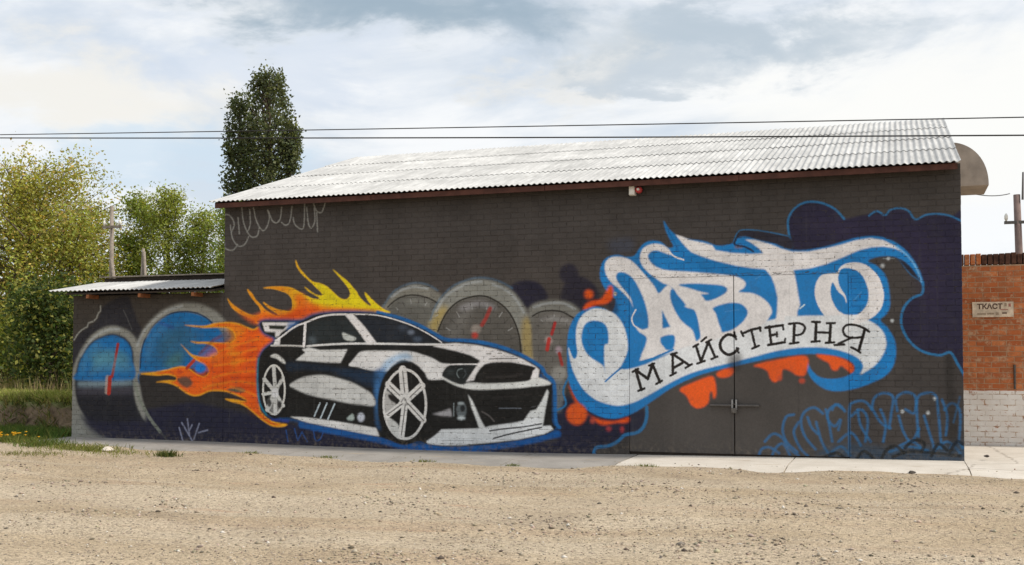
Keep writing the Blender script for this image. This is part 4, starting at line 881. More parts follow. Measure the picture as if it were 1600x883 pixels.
# raised earth bank left of the shed, grassed on top
def bank_front(x): return float(np.interp(x, [-30, -12, -9, -6.5, -5, -3.8], [5.2, 4.0, 2.6, 1.3, .85, .7])) + .12*math.sin(x*3.1) + .07*math.sin(x*7.3+1)
bxs = list(np.arange(-34, -12, .4)) + list(np.arange(-12, -3.7, .11)) + [-3.72]; prof = [(-.60, -.03), (-.40, .04), (-.26, .12), (-.16, .24), (-.10, .36), (-.05, .48), (.0, .60), (.07, .69), (.2, .74), (.4, .76), (.9, .74), (2.2, .72), (6, .74), (12, .8), (24, .8), (45, .8)]
V = []; F = []; npf = len(prof)
for x in bxs:
    b = bank_front(x)
    for dy, z in prof: V.append((x + random.uniform(-.05, .05), b + dy + (random.uniform(-.09, .09) + .10*math.sin(x*5.3 + z*6) + .07*math.sin(x*11 + z*9) if z < .72 else 0), z + (random.uniform(-.05, .05) if .05 < z < .7 else random.uniform(-.015, .015))))
for i in range(len(bxs)-1):
    for j in range(npf-1): F.append((i*npf+j, (i+1)*npf+j, (i+1)*npf+j+1, i*npf+j+1))
bank = MB().add(V, F).obj('earth_bank', M['earth'], None, True); bank['kind'] = 'structure'
mead = sheet('meadow', list(np.linspace(-120, -3.8, 30)) , list(np.linspace(13, 160, 20)), lambda x, y: .82 + .004*(y-13) + .05*math.sin(x*.7)*math.sin(y*.5), M['meadow'])

# ------------------------------------------------------------------ brickwork helper
BL_, BH, JT = .262, .1, .012
def courses(x0, x1, z0, z1, hole=None, seed=0, hdr=False):
    """running bond; yields (x0,x1,z0,z1) of every brick, cut at the ends and at the opening"""
    out = []; n0 = int(math.floor(z0 / BH)); n1 = int(math.ceil(z1 / BH))
    for c in range(n0, n1):
        za, zb = c*BH + JT/2, (c+1)*BH - JT/2
        zb = min(zb, z1)
        if zb - za < .02: continue
        if c % 5 == 4 and hdr: step, sh = BL_/2, BL_/4
        else: step, sh = BL_, (c % 2) * BL_/2
        k = math.floor((x0 - sh) / step)
        while True:
            a, b = sh + k*step + JT/2, sh + (k+1)*step - JT/2; k += 1
            if a >= x1: break
            segs = [(max(a, x0), min(b, x1))]
            if hole and zb > hole[2] and za < hole[3]:
                s2 = []
                for p_, q_ in segs:
                    if q_ <= hole[0] or p_ >= hole[1]: s2.append((p_, q_))
                    else:
                        if p_ < hole[0]: s2.append((p_, hole[0]))
                        if q_ > hole[1]: s2.append((hole[1], q_))
                segs = s2
            for p_, q_ in segs:
                if q_ - p_ > .03: out.append((p_, q_, za, zb))
    return out
def lay_bricks(bricks, yf, parent, mat, near=None, limit=300, field='brick_field', ztop=None):
    """the nearest bricks one by one, the rest as one mass"""
    cp = cam.location
    order = sorted(range(len(bricks)), key=lambda i: (Vector(((bricks[i][0]+bricks[i][1])/2, yf, (bricks[i][2]+bricks[i][3])/2)) - cp).length)
    full = [i for i in order if bricks[i][1] - bricks[i][0] > BL_ - JT - .002 and bricks[i][3] - bricks[i][2] > BH - JT - .002]
    single = set(full[:limit]); shared = None; rest = MB()
    for i, (a, b, c, d) in enumerate(bricks):
        dy = random.uniform(-.003, .002); rot = random.gauss(0, .0035)
        if i in single:
            if shared is None:
                w, h = (BL_-JT)/2, (BH-JT)/2
                shared = MB().cham(-w, w, 0, .06, -h, h, .005).mesh('brick')
                shared.materials.append(mat)
            o = bpy.data.objects.new('brick', shared); C.objects.link(o); o.parent = parent
            o.location = ((a+b)/2, yf + dy, (c+d)/2); o.rotation_euler = (random.gauss(0, .004), random.gauss(0, .004), rot)
        else:
            j = random.gauss(0, .0012)
            rest.cham(a + j, b + j, yf + dy, yf + .06, c + random.gauss(0, .0008), d + random.gauss(0, .0008), .004)
    if rest.v:
        o = rest.obj(field, mat, parent); o['kind'] = 'stuff'

# ------------------------------------------------------------------ workshop
XR = 13.60; EZ = 4.75; OH = .28; RD, RH = 6.0, 6.706
slope = (RH - EZ) / (RD + OH)
G0, G1, GZ0, GZ1 = 8.20, 11.87, .02, 3.06
shop = tag(empty('workshop_building', (6.8, 0, 0)), 'long dark brick workshop with car and lettering mural under pale corrugated roof', 'building')
ox = Vector((6.8, 0, 0))
def child(parent, o): o.parent = parent; return o
def at_world(o, parent):   # parent an object that was built in world coordinates
    o.parent = parent; o.matrix_parent_inverse = Matrix.Translation(-Vector(parent.location) if parent.parent is None else Vector((0, 0, 0))); return o
WT = EZ + slope * OH - .07        # underside of the roof at the wall face
core = MB(); JD = .0055
core.box(.002, G0, JD, .38, -.25, WT); core.box(G1, XR - .002, JD, .38, -.25, WT); core.box(G0, G1, JD, .38, GZ1, WT); core.box(G0, G1, .10, .38, -.25, GZ0)
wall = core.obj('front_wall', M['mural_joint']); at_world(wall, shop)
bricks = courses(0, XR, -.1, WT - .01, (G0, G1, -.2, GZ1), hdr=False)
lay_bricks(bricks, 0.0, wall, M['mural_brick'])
for xa, xb in ((0.0, .38), (XR - .38, XR)):
    sw = MB().add([(xa, .385, -.25), (xb, .385, -.25), (xb, 12.2, -.25), (xa, 12.2, -.25), (xa, .385, WT), (xb, .385, WT), (xb, 12.2, WT), (xa, 12.2, WT), (xa, RD, RH - .1), (xb, RD, RH - .1)],
           [(0, 3, 2, 1), (0, 1, 5, 4), (2, 3, 7, 6), (4, 5, 9, 8), (8, 9, 6, 7), (0, 4, 8, 7, 3), (1, 2, 6, 9, 5)])
    at_world(sw.obj('gable_wall', M['plain_wall']), shop)
at_world(MB().box(.39, XR - .39, 11.8, 12.18, -.25, WT - .02).obj('back_wall', M['plain_wall']), shop)
# gate: two leaves of sheet steel, a lock bar across the meeting line
GM = 10.01; GY = .012
def leaf(x0, x1, seam):
    b = MB(); fr = .0
    b.cham(x0, x1, GY, GY + .03, GZ0 + .03, GZ1 - .004, .003)
    o = at_world(b.obj('gate_leaf', M['mural_gate']), shop)
    if seam:
        at_world(MB().box(seam - .004, seam + .004, GY - .004, GY + .004, GZ0 + .05, GZ1 - .02).obj('seam_strip', M['mural_gate']), o)
    return o
lf = leaf(G0 + .006, GM - .007, None); rt = leaf(GM + .007, G1 - .006, 11.06)
at_world(MB().box(GM - .05, GM - .012, GY - .012, GY - .0005, GZ0 + .04, 1.0).obj('meeting_strip', M['mural_gate']), lf)
at_world(MB().cham(9.60, GM - .02, GY - .065, GY - .002, .855, .888, .008).obj('lock_bar', M['bar']), lf)
at_world(MB().cham(GM + .03, 10.42, GY - .06, GY - .002, .855, .886, .008).obj('lock_bar', M['bar']), rt)
at_world(MB().cham(GM - .045, GM - .015, GY - .07, GY - .003, .80, .97, .006).obj('hasp', M['galv']), lf)
at_world(MB().cham(GM + .022, GM + .05, GY - .07, GY - .003, .80, .97, .006).obj('hasp', M['galv']), rt)
pl = MB(); pl.cham(GM - .05, GM + .045, GY - .085, GY - .04, .74, .83, .01); pl.tube([(GM - .03, GY - .062, .82), (GM - .03, GY - .062, .875), (GM, GY - .062, .90), (GM + .028, GY - .062, .875), (GM + .028, GY - .062, .82)], .008, 8)
lock = tag(pl.obj('padlock', M['steel']), 'dark padlock hanging at the middle of the grey steel gate', 'padlock')
at_world(MB().box(G0 + .01, G1 - .01, GY + .035, .095, GZ0 - .12, GZ0 + .028).obj('threshold', M['darkwood']), shop)
# roof of corrugated sheets laid in rows, lower rows tucked under the upper
PITCH, AMP, WAVES = .105, .013, 10
SW = PITCH * WAVES; XS0 = -.16; NX = 13; XEND = XR - .03
def corr_mesh(name, w, ln, waves, z_lo, z_hi):
    seg = waves * 6; V = []; F = []
    for j in range(3):
        tt = j / 2
        for i in range(seg + 1):
            V.append((w * i / seg, ln * tt, AMP * math.cos(2 * math.pi * waves * i / seg) + z_lo + (z_hi - z_lo) * tt))
    n = seg + 1
    for j in range(2):
        for i in range(seg): F.append((j*n+i, j*n+i+1, (j+1)*n+i+1, (j+1)*n+i))
    m = len(V); V += [(x, y, z - .005) for x, y, z in V]
    F += [tuple(m + k for k in reversed(f)) for f in list(F)]
    F += [(i+1, i, m+i, m+i+1) for i in range(seg)] + [(2*n+i, 2*n+i+1, m+2*n+i+1, m+2*n+i) for i in range(seg)]
    F += [(j*n, (j+1)*n, m+(j+1)*n, m+j*n) for j in range(2)] + [((j+1)*n+seg, j*n+seg, m+j*n+seg, m+(j+1)*n+seg) for j in range(2)]
    me = MB().add(V, F).mesh(name); me.materials.append(M['roof']); return me
sl_len = math.hypot(RD + OH, RH - EZ); ang = math.atan(slope); ROWS = 4; row = sl_len / ROWS
roof = empty('roof', (0, 0, 0)); at_world(roof, shop)
waves_last = int(round((XEND - XS0 - (NX - 1) * SW) / PITCH))
sm = corr_mesh('roof_sheet', SW, row + .12, WAVES, .0, -.0)
sl = corr_mesh('roof_sheet_end', waves_last * PITCH, row + .12, waves_last, .0, -.0)
def lay_sheet(me, x, s, lift, parent, y0, z0, ang_, inv):
    o = bpy.data.objects.new('roof_sheet', me); C.objects.link(o); o.parent = parent; o.matrix_parent_inverse = inv
    o.location = (x, y0 + math.cos(ang_) * s - math.sin(ang_) * lift, z0 + math.sin(ang_) * s + math.cos(ang_) * lift)
    o.rotation_euler = (ang_ + random.gauss(0, .0006), random.gauss(0, .0003), 0); return o
inv = Matrix.Translation(-ox)
for r_ in range(ROWS):
    for c_ in range(NX):
        me = sm if c_ < NX - 1 else sl
        o = lay_sheet(me, XS0 + c_ * SW, r_ * row - (.05 if r_ else 0) + random.gauss(0, .008), .010 + .0062 * r_ + .0006 * (c_ % 2), roof, -OH, EZ, ang, Matrix.Identity(4))
        o.rotation_euler.x -= .0035
back = bpy.data.objects.new('roof_back_slope', MB().add([(XS0, RD + .02, RH + .02), (XEND, RD + .02, RH + .02), (XEND, 12.5, EZ - .1), (XS0, 12.5, EZ - .1), (XS0, RD + .02, RH), (XEND, RD + .02, RH), (XEND, 12.5, EZ - .12), (XS0, 12.5, EZ - .12)], [(0, 1, 2, 3), (7, 6, 5, 4), (0, 4, 5, 1), (2, 6, 7, 3), (0, 3, 7, 4), (1, 5, 6, 2)]).mesh('roof_back_slope'))
C.objects.link(back); back.data.materials.append(M['roof']); back.parent = roof
# eave: red-brown board under the sheets, dark soffit behind it, battens along the rake
def boards(x0, x1, n, z0, z1, y):
    for i in range(n):
        a, b = x0 + (x1 - x0) * i / n, x0 + (x1 - x0) * (i + 1) / n; dz = random.uniform(-.006, .006)
        o = MB().box(a + .004, b - .004, y, y + .028, z0 + dz, z1 + dz).obj('eave_board', M['fascia']); o.parent = roof
boards(XS0 + .08, XEND - .02, 4, EZ - .115, EZ - .022, -OH + .05)
sf = MB().add([(XS0 + .1, -OH + .085, EZ - .10), (XEND - .03, -OH + .085, EZ - .10), (XEND - .03, .02, WT - .012), (XS0 + .1, .02, WT - .012), (XS0 + .1, -OH + .085, EZ - .06), (XEND - .03, -OH + .085, EZ - .06), (XEND - .03, .02, WT + .02), (XS0 + .1, .02, WT + .02)], [(0, 3, 2, 1), (4, 5, 6, 7), (0, 1, 5, 4), (1, 2, 6, 5), (2, 3, 7, 6), (3, 0, 4, 7)])
o = sf.obj('soffit', M['darkwood']); o.parent = roof
for xa in (XS0 + .05, XEND - .09):
    o = MB().add([(xa, -OH + .1, EZ - .09), (xa + .04, -OH + .1, EZ - .09), (xa + .04, RD, RH - .10), (xa, RD, RH - .10), (xa, -OH + .1, EZ - .0), (xa + .04, -OH + .1, EZ - .0), (xa + .04, RD, RH - .02), (xa, RD, RH - .02)], [(0, 3, 2, 1), (4, 5, 6, 7), (0, 1, 5, 4), (1, 2, 6, 5), (2, 3, 7, 6), (3, 0, 4, 7)]).obj('verge_board', M['fascia']); o.parent = roof
# small alarm under the eave
al = tag(empty('alarm_box', (8.34, -.02, 4.52)), 'small white alarm box with red lamp under the eave above the lettering', 'alarm')
MB().cham(-.10, .0, -.13, .015, -.02, .16, .012).obj('housing', M['white_plastic'], al)
MB().box(-.09, .09, -.10, .015, .162, .19).obj('bracket', M['galv'], al)
MB().tube([(.065, -.02, .07), (.065, -.09, .07), (.065, -.13, .07)], [.062, .062, .035], 14).obj('red_lamp', M['red_plastic'], al, True)
MB().tube([(.065, -.125, .075), (.065, -.15, .08)], [.03, .012], 10).obj('lens', M['white_plastic'], al, True)
# quarter-round hood high on the far gable
hd = MB(); n = 18; prof_ = [(0, 0)] + [(.70 * math.cos(a), .86 * math.sin(a) ** .92) for a in np.linspace(0, math.pi/2, n)]
for yy in (0, 1.3): hd.v += [(x, yy, z) for x, z in prof_]
k = len(prof_); hd.f += [tuple(range(k-1, -1, -1)), tuple(k + i for i in range(k))] + [(i, (i+1) % k, k + (i+1) % k, k + i) for i in range(k)]
tag(hd.obj('vent_hood', M['beige_sheet']), 'beige quarter-round sheet hood sticking out behind the right roof end', 'hood').location = (XR + .005, 4.0, 4.985)

# ------------------------------------------------------------------ shed
SX0 = -3.66; SZ = 2.98
shed = tag(empty('lean_to_shed', (-1.8, 0, 0)), 'low brick lean-to shed painted with two blue gauges, pale sheet roof', 'shed')
def at_shed(o, parent=None):
    o.parent = parent or shed; o.matrix_parent_inverse = Matrix.Translation(-Vector((-1.8, 0, 0))); return o
sc_ = MB().box(SX0 + .002, -.004, JD, .3, -.25, SZ).box(SX0 + .002, SX0 + .3, .305, 3.6, -.25, SZ + .2).box(SX0 + .31, -.01, 3.3, 3.6, -.25, SZ + .2)
swall = at_shed(sc_.obj('front_wall', M['mural_joint']))
lay_bricks(courses(SX0, -.006, -.1, SZ - .01), 0.0, swall, M['mural_brick'])
sroof = empty('roof', (0, 0, 0)); at_shed(sroof)
sa = math.atan((3.33 - 3.04) / 1.65)
ssm = corr_mesh('shed_sheet', 1.0, 1.68, 9, .0, .0)
for i in range(4):
    o = lay_sheet(ssm, -3.99 + i * .985, random.gauss(0, .012), .012 + .005 * (i % 2), sroof, -.36, 3.055, sa, Matrix.Identity(4)); o.rotation_euler.y += .004
MB().add([(-3.6, -.30, 2.985), (-.02, -.30, 2.985), (-.02, 1.25, 3.27), (-3.6, 1.25, 3.27), (-3.6, -.30, 3.02), (-.02, -.30, 3.02), (-.02, 1.25, 3.31), (-3.6, 1.25, 3.31)], [(0, 3, 2, 1), (4, 5, 6, 7), (0, 1, 5, 4), (1, 2, 6, 5), (2, 3, 7, 6), (3, 0, 4, 7)]).obj('decking', M['darkwood'], sroof)
for xx in (-3.05, -1.78, -.52):
    MB().cham(xx - .035, xx + .035, -.31, .0, 2.905, 2.982, .006).obj('rafter_end', M['rafter'], sroof)
MB().box(-3.98, -.02, 1.36, 1.41, 3.33, 3.45).obj('upper_fascia', M['darkwood'], sroof)
MB().add([(-4.05, 1.26, 3.462), (-.02, 1.26, 3.462), (-.02, 3.8, 3.62), (-4.05, 3.8, 3.62), (-4.05, 1.26, 3.488), (-.02, 1.26, 3.488), (-.02, 3.8, 3.65), (-4.05, 3.8, 3.65)], [(0, 3, 2, 1), (4, 5, 6, 7), (0, 1, 5, 4), (1, 2, 6, 5), (2, 3, 7, 6), (3, 0, 4, 7)]).obj('upper_roof', M['oldwood'], sroof)

# ------------------------------------------------------------------ brick wall at the right
BY = 3.62; BX0, BX1, BZ = 13.63, 26.0, 3.42
bw = tag(empty('brick_wall', (18, BY, 0)), 'red brick wall with whitewashed foot and sooty top course, right edge', 'wall')
def at_bw(o, parent=None): o.parent = parent or bw; o.matrix_parent_inverse = Matrix.Translation(-Vector((18, BY, 0))); return o
mc = at_bw(MB().box(BX0, BX1, BY + JD, BY + .25, -.2, BZ).obj('mortar_core', M['red_joint']))
lay_bricks(courses(BX0, BX1, 0, BZ, None), BY, mc, M['red_brick'], limit=290)
x = BX0; first = None
while x < 17.5:
    w = .088 + random.uniform(-.004, .004)
    o = at_bw(MB().cham(x + .005, x + w, BY - .012 + random.uniform(-.006, .006), BY + .25, BZ + .012, BZ + .215 + random.uniform(-.02, .012), .007).obj('brick', M['burnt_brick'] if random.random() < .6 else M['red_brick'])); x += w + .012
at_bw(MB().box(17.55, BX1, BY - .008, BY + .25, BZ + .012, BZ + .2).obj('cap_course', M['burnt_brick']))
at_bw(MB().tube([(14.67, BY - .02, 1.10), (14.67, BY - .02, 1.34), (14.67, BY - .02, 1.55)], .02, 8).obj('pipe_stub', M['steel']))
sg = tag(empty('sign_plate', (14.31, BY - .03, 2.44)), 'small worn cream sign plate with dark lettering on the red brick wall', 'sign')
MB().cham(-.355, .355, -.012, .012, 0, .285, .004).obj('plate', M['sign_plate'], sg)
def text(body, x, z, size, mat, parent):
    cu = bpy.data.curves.new('lettering', 'FONT'); cu.body = body; cu.size = size; cu.extrude = .0015; cu.offset = .005
    ob = bpy.data.objects.new('tmp', cu); C.objects.link(ob)
    dg = bpy.context.evaluated_depsgraph_get(); me = bpy.data.meshes.new_from_object(ob.evaluated_get(dg)); bpy.data.objects.remove(ob)
    o = link('lettering', me, mat, parent); o.location = (x, -.0145, z); o.rotation_euler.x = math.pi/2; return o
text('ТКАСТ', -.27, .155, .13, M['ink'], sg)
for a, b, c, d, m_ in ((-.27, -.12, .045, .075, 'ink_faint'), (-.10, .02, .05, .08, 'ink_faint'), (.05, .10, .04, .085, 'ink_faint'), (.16, .24, .06, .085, 'ink'), (.13, .26, .13, .145, 'ink_red'), (.20, .24, .20, .26, 'ink_faint'), (.27, .31, .19, .25, 'ink_red')):
    MB().box(a, b, -.0145, -.0125, c, d).obj('lettering', M[m_], sg)

# ------------------------------------------------------------------ poles and wires
def wire(name, a, b, sag, r, label, n=24, group=None):
    a, b = Vector(a), Vector(b); pts = []
    for i in range(n + 1):
        t_ = i / n; p_ = a.lerp(b, t_); p_.z -= sag * 4 * t_ * (1 - t_); pts.append(p_)
    o = MB().tube(pts, r, 6).obj(name, M['cable'], None, True); return tag(o, label, 'wire', group)
def on_line(A, B, x): k_ = (x - A[0]) / (B[0] - A[0]); return (x, A[1] + (B[1]-A[1]) * k_, A[2] + (B[2]-A[2]) * k_)
A_, B_ = (-1.82, -4, 5.53), (14.13, -4, 4.68)
wire('power_line', on_line(A_, B_, -14), on_line(A_, B_, 26), .06, .0075, 'upper thin black power line crossing the sky above the roof', group='power lines over the lot')
A_, B_ = (-1.82, -4, 5.50), (14.13, -4, 4.48)
wire('power_line', on_line(A_, B_, -14), on_line(A_, B_, 26), .09, .0095, 'lower thicker black power line passing in front of the roof ridge', group='power lines over the lot')
rp = tag(empty('utility_pole', (15.75, 14, 0)), 'leaning pinkish concrete utility pole with insulators behind the red brick wall', 'utility pole')
MB().tube([(.12, 0, -.3), (.05, 0, 3), (-.02, 0, 6.15)], [.125, .11, .09], 10).obj('post', M['concrete_pole'], rp, True)
MB().tube([(.12, -.05, 6.0), (.14, -.05, 6.75)], [.03, .022], 8).obj('pin', M['steel'], rp)
MB().box(-.35, .75, -.09, -.03, 5.35, 5.43).obj('cross_arm', M['steel'], rp)
for xx in (-.3, .35, .7): MB().tube([(xx, -.06, 5.43), (xx, -.06, 5.50), (xx, -.06, 5.58), (xx, -.06, 5.64)], [.02, .05, .045, .02], 10).obj('insulator', M['white_plastic'], rp, True)
MB().box(-.16, .3, -.1, -.04, 4.35, 4.41).obj('bracket', M['steel'], rp)
wire('service_wire', (XR + .02, 5, 5.15), (15.55, 13.95, 6.18), .12, .012, 'thin wire running from the gable to the leaning utility pole', 14)
wire('far_wire', (10.0, 15.2, 4.35), (15.6, 13.96, 4.38), .08, .011, 'low far wire just above the red brick wall', 12)
lp = tag(empty('utility_pole', (-10.37, 9.5, .76)), 'thin grey timber pole with slanting brace behind the shed', 'utility pole')
MB().tube([(0, 0, -.3), (.02, 0, 3), (0, 0, 5.68)], [.085, .075, .055], 9).obj('post', M['oldwood'], lp, True)
MB().tube([(.95, -.3, 0), (.05, -.05, 4.0)], [.07, .05], 8).obj('brace', M['oldwood'], lp, True)
MB().box(-.28, .42, -.09, -.03, 4.98, 5.06).obj('cross_arm', M['oldwood'], lp)
for xx in (-.22, .36): MB().tube([(xx, -.06, 5.06), (xx, -.06, 5.15), (xx, -.06, 5.23)], [.03, .05, .02], 8).obj('insulator', M['white_plastic'], lp, True)
l2 = tag(empty('pole_frame', (-8.8, 9.0, .76)), 'short weathered timber A-frame stump behind the shed roof', 'pole frame')
MB().tube([(-.22, 0, -.2), (0, 0, 4.26)], [.06, .04], 8).obj('post', M['oldwood'], l2, True); MB().tube([(.32, 0, -.2), (.03, 0, 4.16)], [.06, .04], 8).obj('post', M['oldwood'], l2, True)

# ------------------------------------------------------------------ vegetation
def leaf_mesh(name, P, size, tints, up=0.0, elong=1.5):
    n = len(P); d = rng.normal(size=(n, 3)); d[:, 2] = d[:, 2] * .7 + up; d /= np.linalg.norm(d, axis=1)[:, None]
    q = rng.normal(size=(n, 3)); s_ = np.cross(d, q); s_ /= np.linalg.norm(s_, axis=1)[:, None]
    L = (size * rng.uniform(.6, 1.35, n))[:, None]; W = L / elong
    bend = np.cross(d, s_) * L * .18
    V = np.stack([P - d*L*.5, P + s_*W*.5 + bend, P + d*L*.5, P - s_*W*.5 + bend], 1).reshape(-1, 3)
    return np_mesh(name, V, np.arange(4*n).reshape(n, 4), tints)
def tints(n, base, var, alt=None, share=0.0):
    c = np.array(base)[None, :] * rng.uniform(1 - var, 1 + var, (n, 1)) * rng.uniform(.92, 1.08, (n, 3))
    if alt is not None:
        k_ = rng.random(n) < share; c[k_] = np.array(alt)[None, :] * rng.uniform(1 - var, 1 + var, (k_.sum(), 1))
    return c
def limbs(mb, base, top, r0, nb, spread, rise, zlo, zhi, sub=2):
    """trunk and boughs; returns the points where foliage hangs"""
    base, top = Vector(base), Vector(top); pts = [base.lerp(top, k_/6) + Vector((random.gauss(0, .05), random.gauss(0, .05), 0)) * (k_ > 0) for k_ in range(7)]
    mb.tube(pts, [r0 * (1 - .85*k_/6) for k_ in range(7)], 8); tips = []
    H = top.z - base.z
    for i in range(nb):
        f = zlo + (zhi - zlo) * (i + random.random()) / nb; p0 = base.lerp(top, f); a = random.uniform(0, 6.283)
        sp = spread(f) * random.uniform(.75, 1.1); p1 = p0 + Vector((math.cos(a)*sp*.55, math.sin(a)*sp*.55, rise*sp*.7)); p2 = p0 + Vector((math.cos(a)*sp, math.sin(a)*sp, rise*sp*random.uniform(.9, 1.5)))
        r_ = r0 * (1 - .8*f) * .45; mb.tube([p0, p1, p2], [r_, r_*.6, r_*.2], 5, False); tips += [(p1, .8), (p2, 1.0), (p0.lerp(p1, .6), .6), (p1.lerp(p2, .5), 1.0)]
        for s_ in range(sub):
            q0 = p0.lerp(p2, random.uniform(.35, .9)); b2 = a + random.uniform(-1.2, 1.2); l2_ = sp * random.uniform(.25, .55)
            q1 = q0 + Vector((math.cos(b2)*l2_, math.sin(b2)*l2_, l2_*random.uniform(.1, .9))); mb.tube([q0, q1], [r_*.4, r_*.12], 4, False); tips += [(q1, .9), (q0.lerp(q1, .6), .7)]
    tips += [(top, .8)]
    return tips
def tree(name, label, base, H, r0, nb, spread, rise, zlo, n, size, tint, alt, share, clump, var=.35, up=.1, group=None, cat='tree', droop=0.0, tops=(0, 0), elong=1.6):
    t_ = tag(empty(name, base), label, cat, group); mb = MB()
    tips = limbs(mb, (0, 0, -.2), (tops[0], tops[1], H), r0, nb, spread, rise, zlo, .97)
    mb.obj('trunk', M['bark'], t_, True)
    w = np.array([s_ for _, s_ in tips]); ix = rng.choice(len(tips), n, p=w / w.sum()); ctr = np.array([tuple(p_) for p_, _ in tips])
    off = rng.normal(size=(n, 3)) * clump
    off[:, 2] = off[:, 2] * .8 - (np.abs(rng.normal(size=n)) * droop if droop else 0)
    cl = rng.uniform(.68, 1.25, len(tips))
    link('crown', leaf_mesh('crown', ctr[ix] + off, size, tints(n, tint, var, alt, share) * cl[ix][:, None], up, elong), M['leaf'], t_)
    return t_
# tall poplar: two ascending columns of boughs and a side shoot
pop = tag(empty('poplar_tree', (-11.6, 20, 0)), 'tall narrow dark green poplar rising behind the left end of the roof', 'tree')
mb = MB(); P = []; T = []
for cx, top, rad, ztop, n in ((-1.02, (-.85, 0), .62, 12.4, 9200), (.42, (.1, .2), 1.0, 13.2, 18500), (1.45, (1.35, 0), .30, 10.9, 2000)):
    pts = [(0 + cx*min(1, k_/2.0), random.gauss(0, .05), k_ * (ztop - .4) / 7) for k_ in range(8)]; mb.tube(pts, [.26*(1-.12*k_) * (.8 if n > 2000 else .3) for k_ in range(8)], 8)
    for i in range(n // 26):
        zlo = 2.0 if n > 2000 else 9.3
        z = zlo + (ztop - zlo) * random.random() ** .9; f = (z - zlo) / (ztop - zlo); w = rad * min(1, .45 + 1.6*f) * (1 - max(0, (f - .72) / .28) ** 2.0 * .55)
        a = random.uniform(0, 6.283); q = w * math.sqrt(random.uniform(.25, 1.0))
        p1 = np.array((cx + math.cos(a)*q + (top[0]-cx)*f*.3, math.sin(a)*q*1.15, z)); p0 = Vector((cx*.9, 0, max(.5, z - 1.0)))
        if i % 3 == 0: mb.tube([p0, Vector(p1)], [.035, .01], 4, False)
        o_ = rng.normal(size=(26, 3)) * np.array((.12, .13, .19)); P.append(p1 + o_); T.append(tints(26, (.10, .122, .062), .3, (.165, .18, .09), .15) * random.uniform(.62, 1.3))
mb.obj('trunk', M['bark'], pop, True)
link('crown', leaf_mesh('crown', np.vstack(P), .12, np.vstack(T), .35, 1.3), M['leaf'], pop)
# willow-like tree at the far left, yellow-olive in fresh leaf
tree('willow_tree', 'broad yellow-olive tree filling the left edge of the picture', (-16.2, 12, .75), 7.0, .30, 96, lambda f: 3.7 * (1.05 - abs(f - .5) ** 1.3 * 1.1), .25, .18, 46000, .105, (.36, .36, .085), (.48, .34, .11), .14, .30, .35, -.1, droop=.5)
tree('willow_tree', 'smaller olive tree with drooping twigs leaning towards the shed roof', (-13.6, 11.0, .75), 5.6, .16, 32, lambda f: 1.8 * (1 - abs(f - .5) ** 1.5), .3, .15, 15000, .10, (.34, .37, .085), (.45, .34, .10), .2, .30, .35, -.1, droop=.45)
# light green young trees behind the shed
for nm, lb, px, py, hh, sp_, nn, tn in (
    ('young_tree', 'light green slender tree nearest the grey timber pole', -12.3, 13.5, 6.4, 1.15, 13000, (.29, .36, .085)),
    ('young_tree', 'light green bushy tree in the middle of the row behind the shed', -10.9, 13.0, 6.5, 1.25, 13000, (.33, .38, .09)),
    ('young_tree', 'yellow-green tree behind the upper shed roof near the workshop corner', -9.6, 13.2, 5.7, 1.2, 11000, (.30, .36, .09)),
    ('young_tree', 'green tree peeking out beside the workshop roof corner', -8.2, 13.0, 5.9, 1.0, 9000, (.24, .32, .08))):
    tree(nm, lb, (px, py, .8), hh, .12, 34, lambda f, s_=sp_: s_ * (1.05 - .75*f), 1.0, .1, nn, .10, tn, (.28, .27, .07), .2, .21, .35, .5, group='young trees behind the shed', elong=2.0)
for lb, x_, y_, h_, r_, nn, tn in (('dark green shrub pressed against the shed corner', -8.9, 5.4, 2.6, 1.2, 8500, (.06, .09, .025)),
                                   ('tall mid green bush under the olive trees at left', -11.2, 8.2, 2.3, 1.3, 6500, (.25, .29, .065)),
                                   ('low bright green bush at the left picture edge', -13.6, 8.6, 1.7, 1.5, 5500, (.26, .30, .07)),
                                   ('small pale green sapling in front of the dark shrub', -6.35, 4.6, 1.75, .38, 1100, (.19, .25, .06))):
    tree('shrub', lb, (x_, y_, .72), h_, .06, 40 if nn > 2000 else 16, lambda f, s_=r_: s_ * (1.0 - .45*f), .7, .02, nn, .12, tn, (.26, .26, .07), .2, .32, .35, .3, cat='shrub', group='shrubs left of the shed')
n = 9000; x = rng.uniform(-75, -6, n); P = np.stack([x, 46 + rng.normal(0, 2.0, n), .8 + rng.random(n) ** .8 * (3.6 + 1.2*np.sin(x*.35) + .7*np.sin(x*1.1))], 1)
o = link('far_thicket', leaf_mesh('far_thicket', P, .55, tints(n, (.11, .14, .045), .35, (.18, .17, .06), .3), .2), M['leaf']); tag(o, 'far green thicket closing the meadow behind the trees', 'thicket', kind='stuff')
# grass: one mass on the bank and meadow, one in front of it, dry stalks behind
def blades(name, P, h, w, tn, lean=.35):
    n = len(P); a = rng.uniform(0, 6.283, n); s_ = np.stack([np.cos(a), np.sin(a), np.zeros(n)], 1) * w * .5
    H = (h * rng.uniform(.45, 1.25, n)); l = rng.normal(size=(n, 2)) * lean; tip = np.stack([l[:, 0]*H, l[:, 1]*H, H], 1); mid = tip * np.array((.4, .4, .55))
    V = np.stack([P - s_, P + s_, P + mid + s_*.7, P + tip, P + mid - s_*.7], 1).reshape(-1, 3)
    return np_mesh(name, V, np.arange(5*n).reshape(n, 5), tn)
def bank_pts(n, x0, x1, d0, d1, power=1.6):
    x = rng.uniform(x0, x1, n); d = d0 + (d1 - d0) * rng.random(n) ** power; y = np.array([bank_front(v) for v in x]) + d
    z = np.interp(d, [q[0] for q in prof], [q[1] for q in prof]); return np.stack([x, y, z - .02], 1)
